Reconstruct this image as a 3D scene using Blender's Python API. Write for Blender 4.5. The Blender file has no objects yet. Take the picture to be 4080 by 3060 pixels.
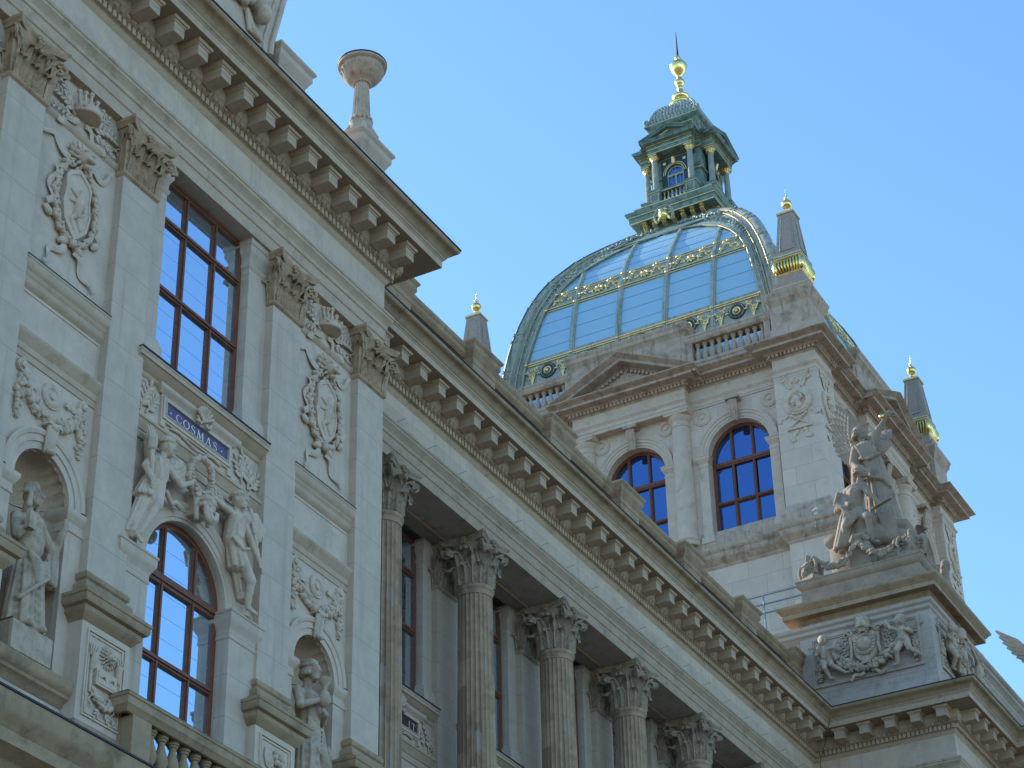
import bpy, bmesh, math, random
from mathutils import Vector, Matrix
random.seed(7)
PI = math.pi
sc = bpy.context.scene
COL = sc.collection
# ------------------------------------------------------------------ camera
def look(yaw, pitch, roll):
    fw = Vector((math.cos(yaw)*math.cos(pitch), math.sin(yaw)*math.cos(pitch), math.sin(pitch)))
    r = Vector((math.sin(yaw), -math.cos(yaw), 0)); u = r.cross(fw)
    r2 = r*math.cos(roll) + u*math.sin(roll); u2 = u*math.cos(roll) - r*math.sin(roll)
    return Matrix(((r2.x, u2.x, -fw.x), (r2.y, u2.y, -fw.y), (r2.z, u2.z, -fw.z))).to_euler()
cam = bpy.data.cameras.new('camera'); camo = bpy.data.objects.new('camera', cam); COL.objects.link(camo)
camo.location = (0, 0, 0)
camo.rotation_euler = look(math.radians(28.23366), math.radians(32.41731), math.radians(-1.30115))
cam.sensor_width = 36; cam.lens = 36*2.16731; cam.clip_end = 5000; cam.clip_start = 0.1
sc.camera = camo
# ------------------------------------------------------------------ light
SUN_AZ, SUN_EL = math.radians(80), math.radians(33)      # direction towards the sun, from +X to +Y
w = bpy.data.worlds.new('World'); sc.world = w; w.use_nodes = True
nt = w.node_tree; bg = nt.nodes['Background']
sky = nt.nodes.new('ShaderNodeTexSky'); sky.sky_type = 'NISHITA'; sky.sun_disc = False
sky.sun_elevation = SUN_EL; sky.sun_rotation = PI/2 - SUN_AZ
sky.air_density = 1.0; sky.dust_density = 0.2; sky.ozone_density = 0.5; sky.altitude = 200
hue = nt.nodes.new('ShaderNodeMix'); hue.data_type = 'RGBA'; hue.blend_type = 'MULTIPLY'; hue.inputs[0].default_value = 1; hue.inputs[7].default_value = (.74, 1.03, 1.25, 1)   # clear winter blue
nt.links.new(sky.outputs[0], hue.inputs[6]); nt.links.new(hue.outputs[2], bg.inputs[0]); bg.inputs[1].default_value = 0.15
sl = bpy.data.lights.new('sun', 'SUN'); sl.energy = 4.0; sl.angle = math.radians(0.53); sl.color = (1, .93, .82)
so = bpy.data.objects.new('sun', sl); COL.objects.link(so)
sd = Vector((math.cos(SUN_AZ)*math.cos(SUN_EL), math.sin(SUN_AZ)*math.cos(SUN_EL), math.sin(SUN_EL)))
so.rotation_euler = (-sd).to_track_quat('-Z', 'Y').to_euler(); so.location = (0, 60, 90)
vs = sc.view_settings; vs.view_transform = 'Standard'; vs.look = 'None'; vs.gamma = 1; vs.use_curve_mapping = False
vs.exposure = 0.8
# ------------------------------------------------------------------ constants (metres, camera at the origin)
ZG = -1.7
AF, WF, PX, PY, AX = 16.60, 18.33, 49.81, 14.63, 26.39
CX1, SP, CY = 29.765, 3.33, 18.68
TX, TY, TH = 65.24, 26.92, 6.82
# ------------------------------------------------------------------ materials
def mat(name, base, rough=.85, metal=0., var=.12, scale=3., bump=.15, bscale=30., joints=None, dirt=None, patches=None, spec=.3, coat=0., joint_dark=.62, streak=None):
    m = bpy.data.materials.new(name); m.use_nodes = True; n = m.node_tree.nodes; l = m.node_tree.links
    b = n['Principled BSDF']; b.inputs['Roughness'].default_value = rough; b.inputs['Metallic'].default_value = metal
    b.inputs['Specular IOR Level'].default_value = spec
    tc = n.new('ShaderNodeTexCoord'); vec = tc.outputs['Object']
    wrm = (lambda c: tuple(min(1., a*k) for a, k in zip(c, WARM)))
    base = wrm(base); dirt = dirt and (wrm(dirt[0]),)+tuple(dirt[1:]); streak = streak and (wrm(streak[0]),)+tuple(streak[1:]); patches = patches and [(wrm(q[0]),)+tuple(q[1:]) for q in patches]
    no = n.new('ShaderNodeTexNoise'); no.inputs['Scale'].default_value = scale; no.inputs['Detail'].default_value = 6; no.inputs['Roughness'].default_value = .65
    l.new(vec, no.inputs['Vector'])
    rp = n.new('ShaderNodeValToRGB'); l.new(no.outputs['Fac'], rp.inputs[0])
    c0 = [max(0, c*(1-var)) for c in base]; c1 = [min(1, c*(1+var)) for c in base]
    rp.color_ramp.elements[0].position = .3; rp.color_ramp.elements[1].position = .7
    rp.color_ramp.elements[0].color = (*c0, 1); rp.color_ramp.elements[1].color = (*c1, 1)
    out = rp.outputs[0]
    def mix(fac, col, mode='MIX'):
        nonlocal out
        mx = n.new('ShaderNodeMix'); mx.data_type = 'RGBA'; mx.blend_type = mode
        l.new(fac, mx.inputs[0]); l.new(out, mx.inputs[6]); mx.inputs[7].default_value = (*col, 1); out = mx.outputs[2]
    def ramp(sock, a, bb):
        mr = n.new('ShaderNodeMapRange'); l.new(sock, mr.inputs[0]); mr.inputs[1].default_value = a; mr.inputs[2].default_value = bb; return mr.outputs[0]
    if dirt:
        col, sc_, lo, hi = dirt
        d = n.new('ShaderNodeTexNoise'); d.inputs['Scale'].default_value = sc_; d.inputs['Detail'].default_value = 8; d.inputs['Roughness'].default_value = .7
        l.new(vec, d.inputs['Vector']); mix(ramp(d.outputs['Fac'], lo, hi), col)
    if streak:
        col, lo, hi = streak
        mp = n.new('ShaderNodeMapping'); mp.inputs['Scale'].default_value = (7, 7, .35); l.new(vec, mp.inputs[0])
        d = n.new('ShaderNodeTexNoise'); d.inputs['Scale'].default_value = 1; d.inputs['Detail'].default_value = 5; l.new(mp.outputs[0], d.inputs['Vector']); mix(ramp(d.outputs['Fac'], lo, hi), col)
    if patches:
        for col, sx, sz, th in patches:
            mp = n.new('ShaderNodeMapping'); mp.inputs['Scale'].default_value = (sx, sx, sz); l.new(vec, mp.inputs[0])
            v = n.new('ShaderNodeTexVoronoi'); v.distance = 'CHEBYCHEV'; v.inputs['Scale'].default_value = 1; v.inputs['Randomness'].default_value = .75; l.new(mp.outputs[0], v.inputs['Vector'])
            sp = n.new('ShaderNodeSeparateColor'); l.new(v.outputs['Color'], sp.inputs[0]); mix(ramp(sp.outputs[0], th, th+.01), col)
    if joints:
        h, bw = joints
        sx = n.new('ShaderNodeSeparateXYZ'); l.new(vec, sx.inputs[0])
        def mth(op, a, bb=None):
            q = n.new('ShaderNodeMath'); q.operation = op
            for i, s in enumerate((a, bb)):
                if s is None: continue
                if isinstance(s, (int, float)): q.inputs[i].default_value = s
                else: l.new(s, q.inputs[i])
            return q.outputs[0]
        zr = mth('DIVIDE', sx.outputs[2], h); fz = mth('FRACT', zr); jz = mth('LESS_THAN', fz, .013/h)
        if bw:
            row = mth('FLOOR', zr); off = mth('MULTIPLY', mth('MODULO', row, 2.), .5)
            xs = mth('ADD', mth('DIVIDE', mth('ADD', sx.outputs[0], sx.outputs[1]), bw), off)
            jx = mth('LESS_THAN', mth('FRACT', xs), .013/bw); jz = mth('MAXIMUM', jz, jx)
            # slight tone change from block to block
            wn = n.new('ShaderNodeTexWhiteNoise'); wn.noise_dimensions = '2D'; cb = n.new('ShaderNodeCombineXYZ'); l.new(mth('FLOOR', xs), cb.inputs[0]); l.new(row, cb.inputs[1]); l.new(cb.outputs[0], wn.inputs['Vector'])
            mix(mth('MULTIPLY', wn.outputs['Value'], .35), [c*.8 for c in base])
        else:
            wn = n.new('ShaderNodeTexWhiteNoise'); wn.noise_dimensions = '1D'; l.new(mth('FLOOR', zr), wn.inputs['W'])
            mix(mth('MULTIPLY', wn.outputs['Value'], .3), [c*.83 for c in base])
        mix(jz, [c*joint_dark for c in base])
    l.new(out, b.inputs['Base Color'])
    if bump:
        nb = n.new('ShaderNodeTexNoise'); nb.inputs['Scale'].default_value = bscale; nb.inputs['Detail'].default_value = 5; l.new(vec, nb.inputs['Vector'])
        bp = n.new('ShaderNodeBump'); bp.inputs['Strength'].default_value = bump; bp.inputs['Distance'].default_value = .02
        l.new(nb.outputs['Fac'], bp.inputs['Height']); l.new(bp.outputs[0], b.inputs['Normal'])
    return m
PALE = (.62, .565, .475)
WARM = (1.0, .86, .77)      # warm limestone under a blue sky
M = {}
M['pale'] = mat('pale_stone', PALE, var=.10, scale=2.2, dirt=((.42, .39, .33), 1.3, .52, .78), streak=((.47, .43, .36), .56, .8))
M['pil'] = mat('pilaster_stone', (.58, .53, .45), var=.10, scale=4, joint_dark=.76, joints=(.62, None), streak=((.42, .39, .33), .55, .8))
M['ashlar'] = mat('ashlar_stone', PALE, var=.07, scale=2.2, joints=(.62, 1.4), joint_dark=.7)
M['relief'] = mat('relief_stone', (.62, .56, .46), var=.10, scale=6, dirt=((.34, .30, .235), 4, .52, .75))
M['buff'] = mat('buff_stone', (.39, .315, .21), var=.15, scale=3, dirt=((.20, .155, .10), 2.2, .50, .72), streak=((.33, .28, .20), .58, .8))
M['trim'] = mat('trim_stone', (.52, .45, .345), var=.12, scale=3, dirt=((.30, .245, .17), 2.5, .54, .76))
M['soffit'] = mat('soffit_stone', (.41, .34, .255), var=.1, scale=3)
M['sand'] = mat('sandstone', (.52, .425, .30), var=.16, scale=5, dirt=((.25, .19, .13), 1.4, .52, .72), streak=((.28, .22, .16), .52, .75), patches=[((.50, .475, .43), 7.5, 2.6, .91), ((.34, .28, .20), 1.3, .8, .75)], bump=.3, bscale=50)
M['cap'] = mat('capital_sandstone', (.46, .365, .25), var=.2, scale=9, dirt=((.24, .18, .11), 4, .5, .7))
M['capgrey'] = mat('capital_grey_stone', (.44, .385, .30), var=.18, scale=9, dirt=((.20, .17, .13), 4, .5, .7))
M['statue'] = mat('statue_stone', (.50, .445, .355), var=.15, scale=7, dirt=((.26, .22, .16), 3, .5, .72), streak=((.24, .21, .17), .56, .8))
M['group'] = mat('weathered_statue_stone', (.335, .295, .235), var=.2, scale=5, dirt=((.15, .14, .12), 2.5, .5, .72))
M['tower'] = mat('tower_stone', (.64, .59, .515), var=.08, scale=2, joints=(.66, 1.2), dirt=((.42, .38, .31), 1.6, .58, .8))
M['tplain'] = mat('tower_trim_stone', (.58, .525, .445), var=.10, scale=3, dirt=((.36, .31, .24), 2.2, .55, .75))
M['tbrown'] = mat('tower_cornice_stone', (.47, .41, .335), var=.18, scale=4, dirt=((.16, .135, .11), 1.7, .52, .72), streak=((.17, .14, .11), .56, .8))
M['obelisk'] = mat('obelisk_stone', (.39, .34, .30), var=.2, scale=14, bump=.3, bscale=40)
M['block'] = mat('plinth_block_stone', (.47, .445, .405), var=.12, scale=3, joints=(.55, 1.3), dirt=((.30, .27, .23), 1.6, .52, .74), streak=((.42, .27, .15), .7, .9))
WARM = (1, 1, 1)
M['lead'] = mat('lead_flashing', (.035, .038, .045), rough=.6, bump=0)
M['gold'] = mat('gilding', (1., .70, .26), rough=.24, metal=1, var=.12, scale=6, bump=.1, bscale=25)
M['goldold'] = mat('worn_gilding', (.80, .60, .27), rough=.42, metal=.85, var=.25, scale=9, bump=.2, bscale=40)
M['copper'] = mat('copper_patina', (.17, .245, .205), rough=.6, var=.35, scale=4, spec=.4, dirt=((.03, .045, .045), 2.6, .5, .68), streak=((.20, .30, .27), .55, .75))
M['copperlight'] = mat('pale_copper_patina', (.33, .365, .31), rough=.5, var=.25, scale=5, spec=.4, streak=((.12, .16, .145), .5, .75), dirt=((.30, .25, .14), 3, .6, .8))
M['bronze'] = mat('dark_bronze', (.035, .055, .06), rough=.5, var=.3, scale=6, spec=.4)
M['wood'] = mat('brown_window_timber', (.18, .062, .028), rough=.45, var=.2, scale=6, bump=.05, spec=.4)
M['plaque'] = mat('violet_mosaic', (.13, .105, .21), rough=.6, var=.35, scale=40, bump=.2, bscale=80)
M['plaquered'] = mat('dark_red_mosaic', (.07, .03, .035), rough=.6, var=.3, scale=40)
M['letter'] = mat('pale_gilt_letter', (.80, .77, .60), rough=.5, var=.05, bump=0)
M['steel'] = mat('grey_steel', (.22, .28, .33), rough=.5, metal=.3, bump=0)
M['blind'] = mat('blind_edge', (.20, .33, .52), rough=.5, bump=0)
M['wire'] = mat('dark_wire', (.06, .06, .06), rough=.6, bump=0)
M['white'] = mat('white_plastic', (.75, .75, .75), rough=.4, bump=0)
M['moss'] = mat('mossy_stone', (.22, .20, .12), var=.3, scale=12, dirt=((.06, .075, .03), 7, .48, .62))
nm = bpy.data.materials.new('bird_net'); nm.use_nodes = True; q_ = nm.node_tree.nodes; ql = nm.node_tree.links
q_.remove(q_['Principled BSDF']); qt = q_.new('ShaderNodeBsdfTransparent'); qd = q_.new('ShaderNodeBsdfDiffuse'); qd.inputs[0].default_value = (.03, .03, .03, 1)
qm = q_.new('ShaderNodeMixShader'); qm.inputs[0].default_value = .11; ql.new(qt.outputs[0], qm.inputs[1]); ql.new(qd.outputs[0], qm.inputs[2]); ql.new(qm.outputs[0], q_['Material Output'].inputs[0]); M['net'] = nm
M['ground'] = mat('grey_paving', (.17, .145, .115), var=.15, scale=.4, joints=None, bump=.1)
M['roof'] = mat('dark_roof', (.08, .08, .085), rough=.7)
def glass(name, base, metal, rough, lines=None):
    m = bpy.data.materials.new(name); m.use_nodes = True; n = m.node_tree.nodes; l = m.node_tree.links
    b = n['Principled BSDF']; b.inputs['Base Color'].default_value = (*base, 1); b.inputs['Metallic'].default_value = metal; b.inputs['Roughness'].default_value = rough
    b.inputs['IOR'].default_value = 1.6
    tc = n.new('ShaderNodeTexCoord'); no = n.new('ShaderNodeTexNoise'); no.inputs['Scale'].default_value = .9; no.inputs['Detail'].default_value = 2
    l.new(tc.outputs['Object'], no.inputs['Vector']); bp = n.new('ShaderNodeBump'); bp.inputs['Strength'].default_value = .12; bp.inputs['Distance'].default_value = .02
    l.new(no.outputs['Fac'], bp.inputs['Height']); l.new(bp.outputs[0], b.inputs['Normal'])
    return m
M['glassw'] = glass('window_glass', (.70, .86, 1.), .96, .03)
M['glasst'] = glass('tower_window_glass', (.085, .17, .37), .9, .03)
M['glassd'] = glass('dome_glass', (.36, .56, .65), .3, .38)
# ------------------------------------------------------------------ mesh builder
ICO = {}
def ico(sub):
    if sub not in ICO:
        bm = bmesh.new(); bmesh.ops.create_icosphere(bm, subdivisions=sub, radius=1)
        ICO[sub] = ([v.co.copy() for v in bm.verts], [tuple(v.index for v in f.verts) for f in bm.faces]); bm.free()
    return ICO[sub]
def FR(x0, y0, face):
    """local (u right, d outwards, z) as seen from outside; face S looks to -Y, W looks to -X"""
    if face == 'S': return lambda u, d, z: (x0+u, y0-d, z)
    if face == 'W': return lambda u, d, z: (x0-d, y0-u, z)
ID = lambda x, y, z: (x, y, z)
class MB:
    def __init__(s, F=ID): s.v = []; s.f = []; s.F = F; s.cuts = []
    def cut(s): s.cuts.append((len(s.v), len(s.f)))
    def pieces(s):
        """the runs of geometry between cuts, each a builder of its own"""
        E = s.cuts+([(len(s.v), len(s.f))] if not s.cuts or s.cuts[-1] != (len(s.v), len(s.f)) else []); out = []; a, c = 0, 0
        for v1, f1 in E:
            q = MB(s.F); q.v = s.v[a:v1]; q.f = [tuple(i-a for i in f) for f in s.f[c:f1]]; out.append(q); a, c = v1, f1
        return out
    def objs(s, *A, **K): return [q.obj(*A, **K) for q in s.pieces()]
    def pts(s, L):
        i = len(s.v); s.v += [s.F(*p) for p in L]; return i
    def face(s, L): i = s.pts(L); s.f.append(tuple(range(i, i+len(L))))
    def box(s, a0, a1, b0, b1, c0, c1):
        i = s.pts([(a0,b0,c0),(a1,b0,c0),(a1,b1,c0),(a0,b1,c0),(a0,b0,c1),(a1,b0,c1),(a1,b1,c1),(a0,b1,c1)])
        for q in ((0,3,2,1),(4,5,6,7),(0,1,5,4),(1,2,6,5),(2,3,7,6),(3,0,4,7)): s.f.append(tuple(i+k for k in q))
        return s
    def grid(s, rows, closeu=False, closev=False):
        n, m = len(rows), len(rows[0]); i = s.pts([p for r in rows for p in r])
        for a in range(n if closev else n-1):
            for b in range(m if closeu else m-1):
                a2, b2 = (a+1) % n, (b+1) % m; s.f.append((i+a*m+b, i+a*m+b2, i+a2*m+b2, i+a2*m+b))
        return i
    def fan(s, L): s.face(L)
    def sweep(s, path, prof, side=1, closed=False, caps=True):
        n = len(path); rows = []
        for k, (x, y) in enumerate(path):
            def nrm(a, b):
                dx, dy = b[0]-a[0], b[1]-a[1]; q = math.hypot(dx, dy); return (-dy/q*side, dx/q*side)
            if closed: n1 = nrm(path[k-1], path[k]); n2 = nrm(path[k], path[(k+1) % n])
            else:
                n1 = nrm(path[k-1], path[k]) if k else nrm(path[0], path[1]); n2 = nrm(path[k], path[k+1]) if k < n-1 else n1
            dt = 1+n1[0]*n2[0]+n1[1]*n2[1]; mx, my = (n1[0]+n2[0])/dt, (n1[1]+n2[1])/dt
            rows.append([(x+mx*o, y+my*o, z) for o, z in prof])
        s.grid(rows, closev=closed)
        if caps and not closed: s.face(rows[0]); s.face(rows[-1])
        return s
    def bar(s, u0, u1, prof, dback=-.05):
        """horizontal moulding with returned ends: prof = [(projection, z)]"""
        return s.sweep([(u0, dback), (u0, 0), (u1, 0), (u1, dback)], prof, caps=False)
    def ring(s, cu, cz, prof, a0=0, a1=PI, n=28):
        """prof = [(radius, d)] turned about a point in the wall plane"""
        rows = []
        for k in range(n+1):
            a = a0+(a1-a0)*k/n; rows.append([(cu+r*math.cos(a), d, cz+r*math.sin(a)) for r, d in prof])
        s.grid(rows); return s
    def wall_arch(s, u0, u1, z0, z1, cu, r, zs, zb, d, depth, n=28):
        """wall sheet with a round-arched opening and its reveals"""
        hz = sorted({z0, zb, zs, z1})
        if zb > z0: s.face([(u0,d,z0),(u1,d,z0),(u1,d,zb),(u0,d,zb)])
        s.face([(u0,d,zb),(cu-r,d,zb),(cu-r,d,zs),(u0,d,zs)]); s.face([(cu+r,d,zb),(u1,d,zb),(u1,d,zs),(cu+r,d,zs)])
        A = [(cu-r*math.cos(PI*k/n), zs+r*math.sin(PI*k/n)) for k in range(n+1)]
        T = [(u0, z1) if k == 0 else (u1, z1) if k == n else (min(max(cu-(r*1.0)*math.cos(PI*k/n)*1.25, u0), u1), z1) for k in range(n+1)]
        s.face([(u0,d,zs),(A[0][0],d,zs),(A[1][0],d,A[1][1]),(u0,d,z1)])
        for k in range(1, n-1): s.face([(A[k][0],d,A[k][1]),(A[k+1][0],d,A[k+1][1]),(T[k+1][0] if k+1 < n-1 else u1,d,z1),(T[k][0] if k > 1 else u0,d,z1)])
        s.face([(A[n-1][0],d,A[n-1][1]),(A[n][0],d,zs),(u1,d,zs),(u1,d,z1)])
        P = [(cu-r, zb)]+A+[(cu+r, zb)]
        s.grid([[(a, d, b) for a, b in P], [(a, d-depth, b) for a, b in P]])
        s.face([(cu-r,d,zb),(cu+r,d,zb),(cu+r,d-depth,zb),(cu-r,d-depth,zb)])
        return s
    def lathe(s, cx, cy, prof, n=20, flute=0, fl=.07, cap=True, sq=0):
        rows = []
        for r, z in prof:
            row = []
            for k in range(n):
                a = 2*PI*k/n; q = r
                if flute: q = r*(1-fl*abs(math.sin(a*flute/2))**.7)
                row.append((cx+q*math.cos(a), cy+q*math.sin(a), z))
            rows.append(row)
        s.grid(rows, closeu=True)
        if cap: s.face(rows[0]); s.face(rows[-1])
        return s
    def sqlathe(s, cu, cd, prof):
        s.grid([[(cu-r,cd-r,z),(cu+r,cd-r,z),(cu+r,cd+r,z),(cu-r,cd+r,z)] for r, z in prof], closeu=True)
        r, z = prof[0]; s.face([(cu-r,cd-r,z),(cu+r,cd-r,z),(cu+r,cd+r,z),(cu-r,cd+r,z)])
        r, z = prof[-1]; s.face([(cu-r,cd-r,z),(cu+r,cd-r,z),(cu+r,cd+r,z),(cu-r,cd+r,z)]); return s
    def tube(s, P, R, n=8, flat=1., up=None):
        P = [Vector(p) for p in P]; R = R if hasattr(R, '__len__') else [R]*len(P); rows = []; ref = Vector(up) if up else None
        for k, p in enumerate(P):
            t = (P[min(k+1, len(P)-1)]-P[max(k-1, 0)]); t = t.normalized() if t.length > 1e-9 else Vector((0, 0, 1))
            q = ref if ref else (Vector((0, 1, 0)) if abs(t.y) < .9 else Vector((1, 0, 0)))
            a = t.cross(q); a = a.normalized() if a.length > 1e-6 else Vector((1, 0, 0)); b = t.cross(a).normalized()
            rows.append([tuple(p+(a*math.cos(2*PI*j/n)+b*flat*math.sin(2*PI*j/n))*R[k]) for j in range(n)])
        s.grid(rows, closeu=True); s.face(rows[0]); s.face(rows[-1]); return s
    def ell(s, c, r, rot=0., sub=1, M3=None):
        """ellipsoid, rot turns it in the wall plane"""
        vs_, fs = ico(sub); ca, sa = math.cos(rot), math.sin(rot); i = len(s.v)
        for v in vs_:
            x, y, z = v.x*r[0], v.y*r[1], v.z*r[2]
            if M3 is not None: x, y, z = M3 @ Vector((x, y, z))
            else: x, z = x*ca-z*sa, x*sa+z*ca
            s.v.append(s.F(c[0]+x, c[1]+y, c[2]+z))
        s.f += [tuple(i+k for k in f) for f in fs]; return s
    def cap(s, p0, p1, r0, r1, n=10):
        """tapered limb with round ends"""
        a, b = Vector(p0), Vector(p1); ax = b-a; L = ax.length; ax = ax.normalized() if L > 1e-6 else Vector((0, 0, 1))
        q = Vector((0, 1, 0)) if abs(ax.y) < .9 else Vector((1, 0, 0)); e1 = ax.cross(q).normalized(); e2 = ax.cross(e1)
        rows = []
        for k in range(4): t = PI/2*(k+.15)/4.15; rows.append((a-ax*r0*math.cos(t), r0*math.sin(t)))
        for k in range(4): t = PI/2*(4-k)/4.15; rows.append((b+ax*r1*math.cos(t), r1*math.sin(t)))
        R = [[tuple(c+(e1*math.cos(2*PI*j/n)+e2*math.sin(2*PI*j/n))*r) for j in range(n)] for c, r in rows]
        s.grid(R, closeu=True); s.face(R[0]); s.face(R[-1]); return s
    def obj(s, name, m, parent=None, smooth=35, remesh=None, mats=None):
        me = bpy.data.meshes.new(name); me.from_pydata(s.v, [], s.f)
        bm = bmesh.new(); bm.from_mesh(me); bmesh.ops.recalc_face_normals(bm, faces=bm.faces); bm.to_mesh(me); bm.free()
        me.polygons.foreach_set('use_smooth', [True]*len(me.polygons))
        if smooth < 180: me.set_sharp_from_angle(angle=math.radians(smooth))
        me.materials.append(M[m] if isinstance(m, str) else m)
        o = bpy.data.objects.new(name, me); COL.objects.link(o)
        if remesh:
            r = o.modifiers.new('join', 'REMESH'); r.mode = 'VOXEL'; r.voxel_size = remesh; r.use_smooth_shade = True
            q = o.modifiers.new('soften', 'SMOOTH'); q.iterations = 2; q.factor = .5
        if parent: put(o, parent)
        return o
def put(o, parent):
    o.parent = parent
    o.matrix_parent_inverse = Matrix.Identity(4) if parent.type == 'MESH' else Matrix.Translation(parent.location).inverted()
def thing(name, label, cat, loc, group=None):
    o = bpy.data.objects.new(name, None); COL.objects.link(o); o.location = loc; o.empty_display_size = .5
    o['label'] = label; o['category'] = cat
    if group: o['group'] = group
    return o
def copyto(o, parent, loc, rotz=0.):
    """a copy of a part (and its sub-parts), mesh data shared"""
    c = o.copy(); COL.objects.link(c); c.parent = parent; c.matrix_parent_inverse = Matrix.Translation(parent.location).inverted()
    c.location = loc; c.rotation_euler = (0, 0, rotz)
    for ch in list(o.children):
        d = ch.copy(); COL.objects.link(d); d.parent = c; d.matrix_parent_inverse = ch.matrix_parent_inverse.copy()
    return c
# ------------------------------------------------------------------ ornament helpers
def leaf(mb, c, out, tan, h, w, curl=1., n=11, lob=4):
    rows = []
    for i in range(n+1):
        t = i/n
        if t < .68: o = .14*h*(t/.68)**2; z = .90*h*(t/.68)
        else:
            th = (t-.68)/.32*math.radians(205)*curl; cr = .14*h; o = .14*h+cr*(1-math.cos(th)); z = .90*h+cr*math.sin(th)
        wd = w*(.60+.42*math.sin(PI*min(t*1.05, 1)))*(1-.55*max(0, (t-.66)/.34))*(1+.17*math.sin(t*lob*2*PI))
        row = []
        for j in range(9):
            q = -1+j/4; off = o+h*(.05*math.cos(q*PI*2.5)-.07*q*q+.06*(1-abs(q)))
            row.append((c[0]+out[0]*off+tan[0]*q*wd, c[1]+out[1]*off+tan[1]*q*wd, c[2]+z-.03*h*q*q))
        rows.append(row)
    mb.grid(rows)
def volute(mb, c, out, r, th, turns=1.6, flat=1.):
    """scroll in the vertical plane that holds `out`; c is the eye of the scroll"""
    P = []; R = []
    N = 26
    for k in range(N+1):
        a = PI*.5+2*PI*turns*k/N; rr = r*(1-.86*k/N)
        P.append((c[0]-out[0]*rr*math.cos(a)*-1, c[1]-out[1]*rr*math.cos(a)*-1, c[2]+rr*math.sin(a))); R.append(th*(1-.55*k/N))
    mb.tube(P, R, 6)
    mb.ell(c, (r*.2, r*.2, r*.2))
def abacus(mb, half, z0, z1, front_only=False, cd=0., flower=True):
    """concave-sided slab with cut corners"""
    sides = []
    out = []
    for k in range(4):
        a = k*PI/2; c, s_ = math.cos(a), math.sin(a)
        for j in range(9):
            q = -1+j/4; u = q*half*.93; d = half*(.80+.20*q*q)
            out.append((u*c-d*s_*-1 if False else d*c-u*s_, d*s_+u*c))
    h = z1-z0
    rows = [[(x*k, y*k+cd, z) for x, y in out] for k, z in ((.90, z0), (.93, z0+.35*h), (.95, z0+.5*h), (1., z0+.6*h), (1., z1))]
    mb.grid(rows, closeu=True); mb.face(rows[0]); mb.face(rows[-1])
    if flower:
        for k in range(4):
            a = k*PI/2; x, y = half*.84*math.cos(a), half*.84*math.sin(a)+cd
            rosette(mb, (x, y, z0+h*.35), h*.62, (math.cos(a), math.sin(a)))
def rosette(mb, c, r, out, n=6):
    t = (-out[1], out[0])
    for k in range(n):
        a = 2*PI*k/n; p = (c[0]+t[0]*r*.62*math.cos(a)+out[0]*r*.12, c[1]+t[1]*r*.62*math.cos(a)+out[1]*r*.12, c[2]+r*.62*math.sin(a))
        mb.ell(p, (r*.42, r*.42, r*.42))
    mb.ell((c[0]+out[0]*r*.35, c[1]+out[1]*r*.35, c[2]), (r*.32,)*3)
def round_capital(mb, z0, h, r, half):
    mb.lathe(0, 0, [(r*1.0, z0), (r*1.0, z0+.3*h), (r*1.08, z0+.6*h), (r*1.32, z0+.84*h), (r*1.36, z0+.86*h)], 24)
    for row, (n, hh, ph, ro) in enumerate(((8, .40*h, 0, 1.02), (8, .66*h, PI/8, 1.0))):
        for k in range(n):
            a = ph+2*PI*k/n; o = (math.cos(a), math.sin(a)); leaf(mb, (o[0]*r*ro, o[1]*r*ro, z0), o, (-o[1], o[0]), hh, r*.40, lob=4)
    for k in range(4):
        a = PI/4+k*PI/2; o = (math.cos(a), math.sin(a)); R = half*1.10
        mb.tube([(o[0]*r*1.02, o[1]*r*1.02, z0+.46*h), (o[0]*r*1.12, o[1]*r*1.12, z0+.62*h), (o[0]*r*1.35, o[1]*r*1.35, z0+.78*h), (o[0]*R, o[1]*R, z0+.85*h)], [.035, .04, .045, .04], 6)
        volute(mb, (o[0]*R, o[1]*R, z0+.72*h), o, .125*h, .036)
        leaf(mb, (o[0]*r*1.15, o[1]*r*1.15, z0+.52*h), o, (-o[1], o[0]), .26*h, .09)
        for sg in (-1, 1):
            a2 = a+sg*.42; o2 = (math.cos(a2), math.sin(a2)); a3 = a+sg*.68; o3 = (math.cos(a3), math.sin(a3))
            mb.tube([(o2[0]*r*1.05, o2[1]*r*1.05, z0+.5*h), (o2[0]*r*1.2, o2[1]*r*1.2, z0+.68*h), (o3[0]*r*1.34, o3[1]*r*1.34, z0+.76*h)], [.022, .026, .03], 5)
            mb.ell((o3[0]*r*1.38, o3[1]*r*1.38, z0+.74*h), (.045, .045, .05))
    abacus(mb, half, z0+.86*h, z0+h)
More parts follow.
